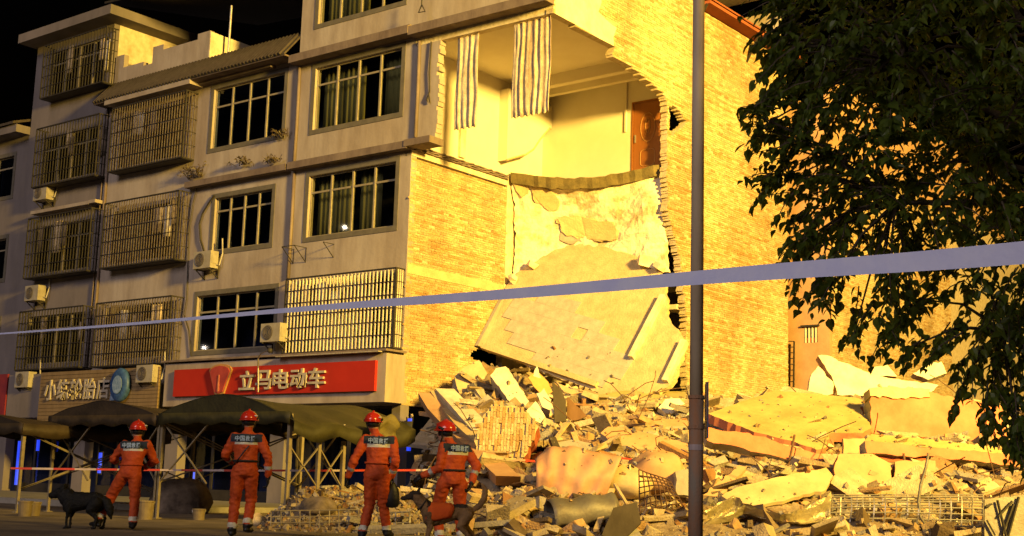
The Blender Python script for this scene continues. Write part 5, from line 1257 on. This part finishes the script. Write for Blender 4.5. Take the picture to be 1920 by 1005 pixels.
def person(label, base, ang, J, sc, lean=(0, 0), extra=None, hturn=0.0, seed=1):
    tf = xform(np.asarray(base, float), ang, sc); T = thing('person', label, 'person', base, 'rescuers in orange'); m = MB()
    P = {k: np.array(v, float) for k, v in J.items()}
    pel, ch, nk, hd = P['pelvis'], P['chest'], P['neck'], P['head']; X = np.array([1.0, 0, 0]); Y = np.array([0, 1.0, 0])
    sx = P['shr']-P['shl']; sx = sx/np.linalg.norm(sx); sy = np.cross(UP, sx); sy /= np.linalg.norm(sy)
    hx = P['hipr']-P['hipl']; hx = hx/np.linalg.norm(hx); hy = np.cross(UP, hx); hy /= np.linalg.norm(hy)
    L = lambda a, b, t: a*(1-t)+b*t
    ell(m, [(pel-UP*.10, .10, .08, hx, hy), (pel-UP*.07, .165, .125, hx, hy), (pel+UP*.0, .18, .135, hx, hy), (L(pel, ch, .35), .165, .12, L(hx, sx, .3), L(hy, sy, .3)), (L(pel, ch, .5), .163, .118, L(hx, sx, .5), L(hy, sy, .5)), (L(pel, ch, .8), .185, .13, sx, sy), (ch+UP*.02, .195, .135, sx, sy), (L(ch, nk, .55), .18, .115, sx, sy), (L(ch, nk, .85), .11, .085, sx, sy), (nk+UP*.01, .07, .065, sx, sy)])
    cap(m, nk-UP*.03, L(nk, hd, .55), .062, .058)
    fx = np.array([math.cos(hturn), math.sin(hturn), 0]); fy = np.array([-math.sin(hturn), math.cos(hturn), 0])
    ell(m, [(hd-UP*.125+fy*.02, .03, .04, fx, fy), (hd-UP*.10+fy*.02, .055, .07, fx, fy), (hd-UP*.04+fy*.008, .072, .09, fx, fy), (hd+UP*.03, .077, .098, fx, fy), (hd+UP*.09-fy*.005, .06, .078, fx, fy), (hd+UP*.115, .02, .03, fx, fy)])
    cap(m, hd+fy*.095+UP*.01, hd+fy*.115-UP*.03, .012, .017, 8)                       # nose
    for s_ in (-1, 1): cap(m, hd+fx*s_*.078-UP*.02, hd+fx*s_*.08+UP*.025, .014, .018, 8)   # ears
    for s_, k in ((-1, 'l'), (1, 'r')):
        sh, el, wr = P['sh'+k], P['el'+k], P['wr'+k]
        cap(m, L(sh, ch, .25), sh, .09, .078); cap(m, sh, el, .076, .064); cap(m, el, wr, .064, .050)
        hp, kn, an = P['hip'+k], P['kn'+k], P['an'+k]
        cap(m, hp, kn, .105, .082); cap(m, kn, an, .080, .068)
        to = P['to'+k]; cap(m, an-UP*.01, an-UP*.04, .058, .055); cap(m, L(an, to, -.15)*np.array([1, 1, 0])+UP*(an[2]-.045), to*np.array([1, 1, 0])+UP*(an[2]-.055), .042, .038)
    if extra: extra(m, P)
    V, N, Fs = remesh(m, .017)
    # wrinkles in the suit, strongest at waist, elbows and knees
    jn = np.array([P[k] for k in ('elL'.lower(), 'elr', 'knl', 'knr', 'anl', 'anr')]+[L(pel, ch, .4), pel])
    for i in range(len(V)):
        v = V[i]
        if v[2] > nk[2]+.02: continue
        w_ = .35+max(math.exp(-np.sum((v-q)**2)/.02) for q in jn)
        a = mnoise.noise((v[0]*9+seed, v[1]*9, v[2]*26)); b = mnoise.noise((v[0]*20, v[1]*20+seed, v[2]*20))
        e_ = mnoise.noise((v[0]*5+seed*3, v[1]*5, v[2]*11+v[0]*8))
        V[i] = v+N[i]*(.018*a*w_+.012*e_*w_+.006*b)
    up_s = np.cross(sx, sy)
    def mi(c):
        for k in ('l', 'r'):
            an, kn, wr, el = P['an'+k], P['kn'+k], P['wr'+k], P['el'+k]
            if np.linalg.norm(c[:2]-an[:2]) < .26 and c[2] < an[2]+.03 and np.linalg.norm(c-an) < .30: return 2
            d = (kn-an)/np.linalg.norm(kn-an); t = np.dot(c-an, d)
            if .03 < t < .10 and np.linalg.norm(c-an-d*t) < .12: return 3
            d = (el-wr)/np.linalg.norm(el-wr); t = np.dot(c-wr, d)
            if .10 < t < .15 and np.linalg.norm(c-wr-d*t) < .10: return 4
        zc = c[2]-ch[2]; back = np.dot(c-ch, sy)
        lx = np.dot(c-ch, sx)
        if abs(lx) < .235 and .035 < zc < .15 and (back < .06 or True) and c[2] < nk[2]-.0: 
            if abs(lx) < .225: return 1
        if abs(lx) < .165 and -.005 < zc <= .035 and np.linalg.norm(c-ch) < .22: return 5
        if c[2] > hd[2]-.13 and np.dot(c-hd, fy) > -.02: return 6
        if c[2] > hd[2]-.06: return 6
        return 0
    W = tf(V); mb = MB(); mb.v = [tuple(p) for p in W]; mb.f = Fs; C = np.array([V[f].mean(0) for f in Fs]); mb.m = [mi(c) for c in C]
    build(mb, 'body', [MT['orange'], MT['navy'], MT['black'], MT['reflect'], MT['cuff'], MT['reflect'], MT['skin']], T, smooth=True)
    # belt
    bc = L(pel, ch, .36); q = MB(); pts = [bc+L(hx, sx, .3)*.176*math.cos(t)+L(hy, sy, .3)*.131*math.sin(t) for t in np.linspace(0, 2*math.pi, 25)]
    q.tube([tf(p[None, :])[0] for p in pts], .016*sc, 6, cap=False); build(q, 'belt', MT['orange' if seed % 2 else 'strap'], T, smooth=True)
    # lettering on the shoulder patch and back
    bn_ = -sy; bx = sx; Xw = tf((bx+0)[None, :])[0]-tf(np.zeros((1, 3)))[0]; Xw /= np.linalg.norm(Xw); Nw = tf(bn_[None, :])[0]-tf(np.zeros((1, 3)))[0]; Nw /= np.linalg.norm(Nw); Uw = np.cross(Nw, Xw)
    Uw = Uw if Uw[2] > 0 else -Uw
    p0 = ch-bx*.15+UP*.045-sy*.140; p1 = ch+bx*.15+UP*.045-sy*.140
    letters('中国救援', tf(p0[None, :])[0], tf(p1[None, :])[0], .075*sc, Xw, Uw, Nw, MT['bluetx'], T, .012*sc, 'lettering', .15)
    # gloves with five fingers
    for s_, k in ((-1, 'l'), (1, 'r')):
        el, wr = P['el'+k], P['wr'+k]; d = (wr-el)/np.linalg.norm(wr-el); pn = np.array([s_*1.0, 0, 0]); pn = pn-d*np.dot(pn, d); pn /= np.linalg.norm(pn); fd = np.cross(d, pn)*s_
        if fd[1] < 0: fd = -fd
        q = MB(); g = MB()
        cap(g, wr-d*.02, wr+d*.03, .042, .038); ell(g, [(wr+d*.02, .03, .018, fd, pn), (wr+d*.05, .042, .022, fd, pn), (wr+d*.09, .045, .02, fd, pn), (wr+d*.115, .04, .016, fd, pn)], 12)
        for f_, (o, l) in enumerate(((-.033, .062), (-.011, .078), (.011, .082), (.033, .070))):
            b0 = wr+d*.105+fd*o; b1 = b0+d*l*.55-pn*.012; b2 = b1+d*l*.3-pn*.03; b3 = b2-pn*.022+d*.0
            cap(g, b0, b1, .0115, .0105, 8); cap(g, b1, b2, .0105, .010, 8); cap(g, b2, b3, .010, .009, 8)
        t0 = wr+d*.045+fd*.035; t1 = t0+fd*.03+d*.025-pn*.01; t2 = t1+d*.03-pn*.015; cap(g, t0, t1, .014, .012, 8); cap(g, t1, t2, .012, .010, 8)
        g.v = [tuple(v) for v in tf(np.array(g.v))]; build(g, 'glove', MT['black'], T, smooth=True)
    # helmet
    hc = hd+UP*.045; q = MB(); rings = []
    for t in np.linspace(0, 1, 9):
        a = t*math.pi/2; rings.append((hc+UP*(.135*math.sin(a))-fy*.01, .125*math.cos(a)+.002, .148*math.cos(a)+.002, fx, fy))
    ell(q, rings, 22); q.v = [tuple(v) for v in tf(np.array(q.v))]; HL = build(q, 'helmet', MT['helmet'], T, smooth=True)
    q = MB(); ell(q, [(hc-UP*.018, .128, .155, fx, fy), (hc-UP*.005, .139, .170, fx, fy), (hc+UP*.006, .130, .155, fx, fy)], 22); q.v = [tuple(v) for v in tf(np.array(q.v))]; build(q, 'helmet_rim', MT['helmet'], HL, smooth=True)
    q = MB(); cap(q, hc-fy*.135+UP*.075, hc-fy*.01+UP*.142, .014, .016, 8); cap(q, hc-fy*.01+UP*.142, hc+fy*.125+UP*.08, .016, .014, 8); q.v = [tuple(v) for v in tf(np.array(q.v))]; build(q, 'helmet_crest', MT['helmet'], HL, smooth=True)
    for s_ in (-1, 1):
        q = MB(); cap(q, hc+fx*s_*.122+UP*.005-fy*.03, hc+fx*s_*.122+UP*.03+fy*.03, .02, .02, 8); q.v = [tuple(v) for v in tf(np.array(q.v))]; build(q, 'helmet_bracket', MT['black'], HL, smooth=True)
        q = MB(); q.tube([tf(p[None, :])[0] for p in (hc+fx*s_*.11-UP*.01, hd+fx*s_*.085-UP*.06, hd+fx*s_*.03-UP*.13+fy*.05)], .008*sc, 5); build(q, 'chin_strap', MT['strap'], HL)
    q = MB(); ell(q, [(hd-UP*.035-fy*.008, .083, .104, fx, fy), (hd+UP*.005-fy*.008, .088, .110, fx, fy), (hd+UP*.04-fy*.008, .086, .108, fx, fy)], 18); q.v = [tuple(v) for v in tf(np.array(q.v))]; build(q, 'helmet_harness', MT['black'], HL, smooth=True)
    q = MB(); q.lathe([(.022, 0), (.026, .01), (.022, .02)], tf((hc+fx*.118+UP*.045-fy*.06)[None, :])[0], 10); build(q, 'headlamp', MT['lens'], HL)
    return T, tf
J0 = dict(pelvis=(0, 0, .95), chest=(0, .02, 1.32), neck=(0, .03, 1.50), head=(0, .06, 1.635), shl=(-.185, .01, 1.42), shr=(.185, .01, 1.42), ell=(-.30, .0, 1.15), elr=(.30, 0, 1.15), wrl=(-.32, .08, .92), wrr=(.32, .08, .92), hipl=(-.095, 0, .90), hipr=(.095, 0, .90), knl=(-.11, .03, .50), knr=(.11, .03, .50), anl=(-.12, 0, .10), anr=(.12, 0, .10), tol=(-.13, .17, 0), tor=(.13, .17, 0))
g1 = onZ(242, 994, 0); g2 = onZ(452, 1008, 0); g3 = onZ(697, 1013, 0); g4 = onZ(840, 1024, 0)
# 1: stepping to the left, away from the camera
J = dict(J0, pelvis=(-.06, 0, .88), chest=(-.02, .10, 1.22), neck=(-.0, .14, 1.39), head=(-.01, .18, 1.52), shl=(-.19, .14, 1.31), shr=(.17, .06, 1.32), ell=(-.36, .22, 1.08), wrl=(-.30, .46, 1.02), elr=(.28, .20, 1.06), wrr=(.12, .40, .98), hipl=(-.16, .02, .83), hipr=(.03, -.02, .83), knl=(-.34, .16, .50), anl=(-.46, -.10, .13), tol=(-.58, .04, 0), knr=(.05, .02, .47), anr=(.06, -.08, .10), tor=(.03, .10, 0))
person('rescuer in orange stepping left beside the black dog', g1, .12, J, 1.0, seed=1, hturn=.15)
# 2: walking straight away, arm hanging
J = dict(J0, ell=(-.315, .02, 1.16), wrl=(-.25, .24, 1.06), elr=(.325, -.02, 1.14), wrr=(.325, .04, .88), knl=(-.13, .06, .50), anl=(-.14, .0, .10), tol=(-.17, .17, 0), knr=(.08, .16, .52), anr=(.07, .02, .16), tor=(.10, .19, 0), hipl=(-.10, 0, .90), hipr=(.085, .02, .90))
T_, tf = person('rescuer in orange with a black sling strap standing in front of the dark tents', g2, 0.0, J, 1.01, seed=2, hturn=-.1)
q = MB(); q.tube([tf(np.array([p]))[0] for p in ((.06, -.13, 1.30), (.0, -.148, 1.22), (-.07, -.14, 1.12), (-.14, -.10, 1.04), (-.18, .0, 1.0))], .011, 6); build(q, 'sling_strap', MT['black'], T_)
# 3: striding, carrying a black bag
J = dict(J0, pelvis=(.03, 0, .96), chest=(.04, .03, 1.33), neck=(.0, .04, 1.51), head=(-.06, .06, 1.65), shl=(-.16, .01, 1.43), shr=(.23, .01, 1.42), ell=(-.30, -.06, 1.13), wrl=(-.385, .04, .90), elr=(.30, -.06, 1.12), wrr=(.24, .10, .90), hipl=(-.06, 0, .91), hipr=(.12, 0, .91), knl=(-.06, .10, .50), anl=(-.14, -.04, .10), tol=(-.17, .13, 0), knr=(.13, .16, .52), anr=(.20, .26, .12), tor=(.26, .42, 0))
T_, tf = person('rescuer in orange striding away with a black bag in the right hand', g3, .04, J, 1.03, seed=3, hturn=-.25)
q = MB(); ell(q, [(tf(np.array([[.26, .12, z]]))[0], rx*1.03, ry*1.03, HR*.9+HV*.1, HV) for z, rx, ry in ((.46, .02, .02), (.48, .10, .05), (.60, .12, .06), (.72, .10, .055), (.80, .05, .04), (.83, .02, .02))], 14)
BG = tag(build(q, 'bag', MT['black'], smooth=True), 'black bag carried by the striding rescuer', 'bag')
q = MB(); q.tube([tf(np.array([p]))[0] for p in ((.24, .08, .80), (.22, .10, .88), (.26, .14, .88), (.27, .15, .80))], .01, 5); build(q, 'strap', MT['black'], BG)
# 4: bending forward beside the tan dog
J = dict(J0, pelvis=(.03, -.02, .90), chest=(.06, .10, 1.24), neck=(.03, .16, 1.40), head=(-.06, .20, 1.53), shl=(-.11, .02, 1.33), shr=(.24, .16, 1.32), ell=(-.16, -.02, 1.06), wrl=(-.36, .10, .94), elr=(.38, .06, 1.10), wrr=(.30, -.02, .88), hipl=(-.09, 0, .84), hipr=(.13, -.02, .84), knl=(-.14, .16, .48), anl=(-.10, .06, .10), tol=(-.15, .22, 0), knr=(.16, .06, .46), anr=(.17, -.08, .10), tor=(.17, .08, 0))
person('rescuer in orange leaning forward behind the tan dog', g4, .25, J, 1.02, seed=4, hturn=.9)

def dog(label, base, ang, sc, furs, vest=False, tail_up=False, seed=1, bulk=1.0, hz=0.0):
    tf = xform(np.asarray(base, float), ang, sc); T = thing('dog', label, 'dog', base, 'rescue dogs'); m = MB(); A = np.array
    Yx, Zx = A([0, 1.0, 0]), UP
    # trunk along -x (head at -x), deep chest, tucked belly
    ell(m, [(A([-.36, 0, .56]), .04, .05, Yx, Zx), (A([-.33, 0, .53]), .10, .14, Yx, Zx), (A([-.22, 0, .51]), .125, .17, Yx, Zx), (A([-.06, 0, .53]), .12, .15, Yx, Zx), (A([.12, 0, .56]), .10, .115, Yx, Zx), (A([.26, 0, .57]), .105, .12, Yx, Zx), (A([.36, 0, .56]), .08, .09, Yx, Zx), (A([.41, 0, .57]), .03, .03, Yx, Zx)], 16)
    cap(m, (-.28, 0, .60), (-.44, 0, .76), .11, .078); cap(m, (-.43, 0, .77), (-.50, 0, .79), .078, .07); cap(m, (-.53, 0, .775), (-.66, 0, .735), .052, .032)
    for s_ in (-1, 1):
        cap(m, (-.43, s_*.05, .82), (-.41, s_*.062, .915), .032, .007, 8)
        cap(m, (-.27, s_*.085, .52), (-.24, s_*.09, .34), .062, .040); cap(m, (-.24, s_*.09, .34), (-.27, s_*.09, .20), .040, .028); cap(m, (-.27, s_*.09, .20), (-.27, s_*.09, .05), .027, .025); cap(m, (-.27, s_*.09, .035), (-.32, s_*.09, .03), .032, .028)
        k = .05*s_
        cap(m, (.30, s_*.085, .52), (.24+k, s_*.10, .36), .085, .055); cap(m, (.24+k, s_*.10, .36), (.39+k, s_*.09, .21), .052, .030); cap(m, (.39+k, s_*.09, .21), (.36+k, s_*.09, .06), .028, .026); cap(m, (.36+k, s_*.09, .035), (.31+k, s_*.09, .03), .032, .028)
    tl = [(.38, 0, .60), (.48, 0, .66), (.55, 0, .78), (.56, 0, .90), (.50, 0, .98)] if tail_up else [(.38, 0, .60), (.48, 0, .54), (.54, 0, .42), (.57, 0, .30), (.60, 0, .22)]
    for a, b, r0, r1 in zip(tl, tl[1:], (.035, .045, .05, .042), (.045, .05, .042, .02)): cap(m, a, b, r0, r1)
    V, N, Fs = remesh(m, .015, 2)
    for i in range(len(V)):
        v = V[i]; V[i] = v+N[i]*(.012*mnoise.noise((v[0]*30+seed, v[1]*30, v[2]*30))+(bulk-1)*.12*sst(.2, .45, v[2]))
        if hz: V[i][2] += hz*sst(.25, .45, -v[0])
    C = np.array([V[f].mean(0) for f in Fs]); mb = MB(); mb.v = [tuple(p) for p in tf(V)]; mb.f = Fs
    mb.m = [1 if (c[0] < -.50 or (c[0] < -.38 and c[2] > .80) or (c[2] > .63 and c[0] > -.3 and c[0] < .3)) else 0 for c in C]
    build(mb, 'body', [MT[furs[0]], MT[furs[1]]], T, smooth=True)
    q = MB(); pts = [A([-.36, 0, .66])+Yx*.098*math.cos(t)+A([.6, 0, .8])*.10*math.sin(t) for t in np.linspace(0, 2*math.pi, 17)]; q.tube([tf(p[None, :])[0] for p in pts], .012*sc, 6, cap=False); build(q, 'collar', MT['strap'], T)
    if vest:
        P = []
        for x, ry, rz, zc in ((-.30, .125, .165, .535), (-.22, .135, .185, .515), (-.12, .135, .178, .52), (0.0, .128, .158, .54), (.08, .118, .14, .555)):
            P.append([tf(A([[x+.02*math.sin(t*3), ry*math.cos(t), zc+rz*math.sin(t)]]))[0] for t in np.linspace(-.5, math.pi+.5, 17)])
        q = MB(); q.grid(np.array(P), None); q.f += []; VS = build(q, 'vest', MT['vest'], T, smooth=True)
        sol = VS.modifiers.new('thickness', 'SOLIDIFY'); sol.thickness = .008
    return T
d1 = onZ(152, 992, 0); dog('black dog standing beside the leftmost rescuer', d1, -.1, .78, ('blackfur', 'blackfur'), seed=1, bulk=1.35, hz=-.10)
d2 = onZ(838, 1030, 0)-HV*.5; dog('tan dog with dark muzzle wearing an orange vest', d2, .15, .88, ('tanfur', 'darkfur'), vest=True, tail_up=True, seed=2)

# ================================================================== dust and fragments resting on top of the slabs
bpy.context.view_layer.update(); DG = bpy.context.evaluated_depsgraph_get()
rg = np.random.default_rng(21); ff = [(3,2,1,0),(4,5,6,7),(0,1,5,4),(1,2,6,5),(2,3,7,6),(3,0,4,7)]
base = np.array([(-1,-1,-1),(1,-1,-1),(1,1,-1),(-1,1,-1),(-1,-1,1),(1,-1,1),(1,1,1),(-1,1,1)], float)
fr = MB(); k = 0
for i in range(5200):
    s_ = rg.uniform(22.5, 38); u_ = rg.uniform(-.08, .40); p = world(s_, u_*s_, 5.2)
    if p[0] < .15: continue
    ok, loc, nor, idx, ob, mtx = SC.ray_cast(DG, Vector(p), Vector((0, 0, -1)))
    if not ok or nor.z < .45 or loc.z > 5.1 or ob.name.split('.')[0] in ('rubble_mound', 'body', 'helmet', 'wire', 'leaf', 'crown', 'vest', 'canopy', 'barrier_tape', 'ground', 'glove', 'tarpaulin'): continue
    if rg.random() < .7 and ob.name.startswith(('roof_slab', 'pale_board', 'leaning', 'plaster_box')): continue
    if rg.random() < .35 and ob.name.startswith(('rubble', 'splint')): continue
    sz = .02*(6.0**(rg.random()**2.6)); q = rg.normal(size=(3, 3)); R, _ = np.linalg.qr(q)
    fr.cc = tuple(np.array(PAL[rg.integers(len(PAL))])*rg.uniform(.85, 1.15))
    vs = (base*(1+rg.uniform(-.35, .15, (8, 3))))*sz*np.array([1, rg.uniform(.5, .9), rg.uniform(.3, .6)])/2*1.2
    fr.add(vs @ R.T+np.array(loc)+np.array([0, 0, sz*.2]), ff)
tag(build(fr, 'dust_fragments', MT['chunk']), 'small fragments and crumbs lying on the fallen slabs', 'rubble', kind='stuff')
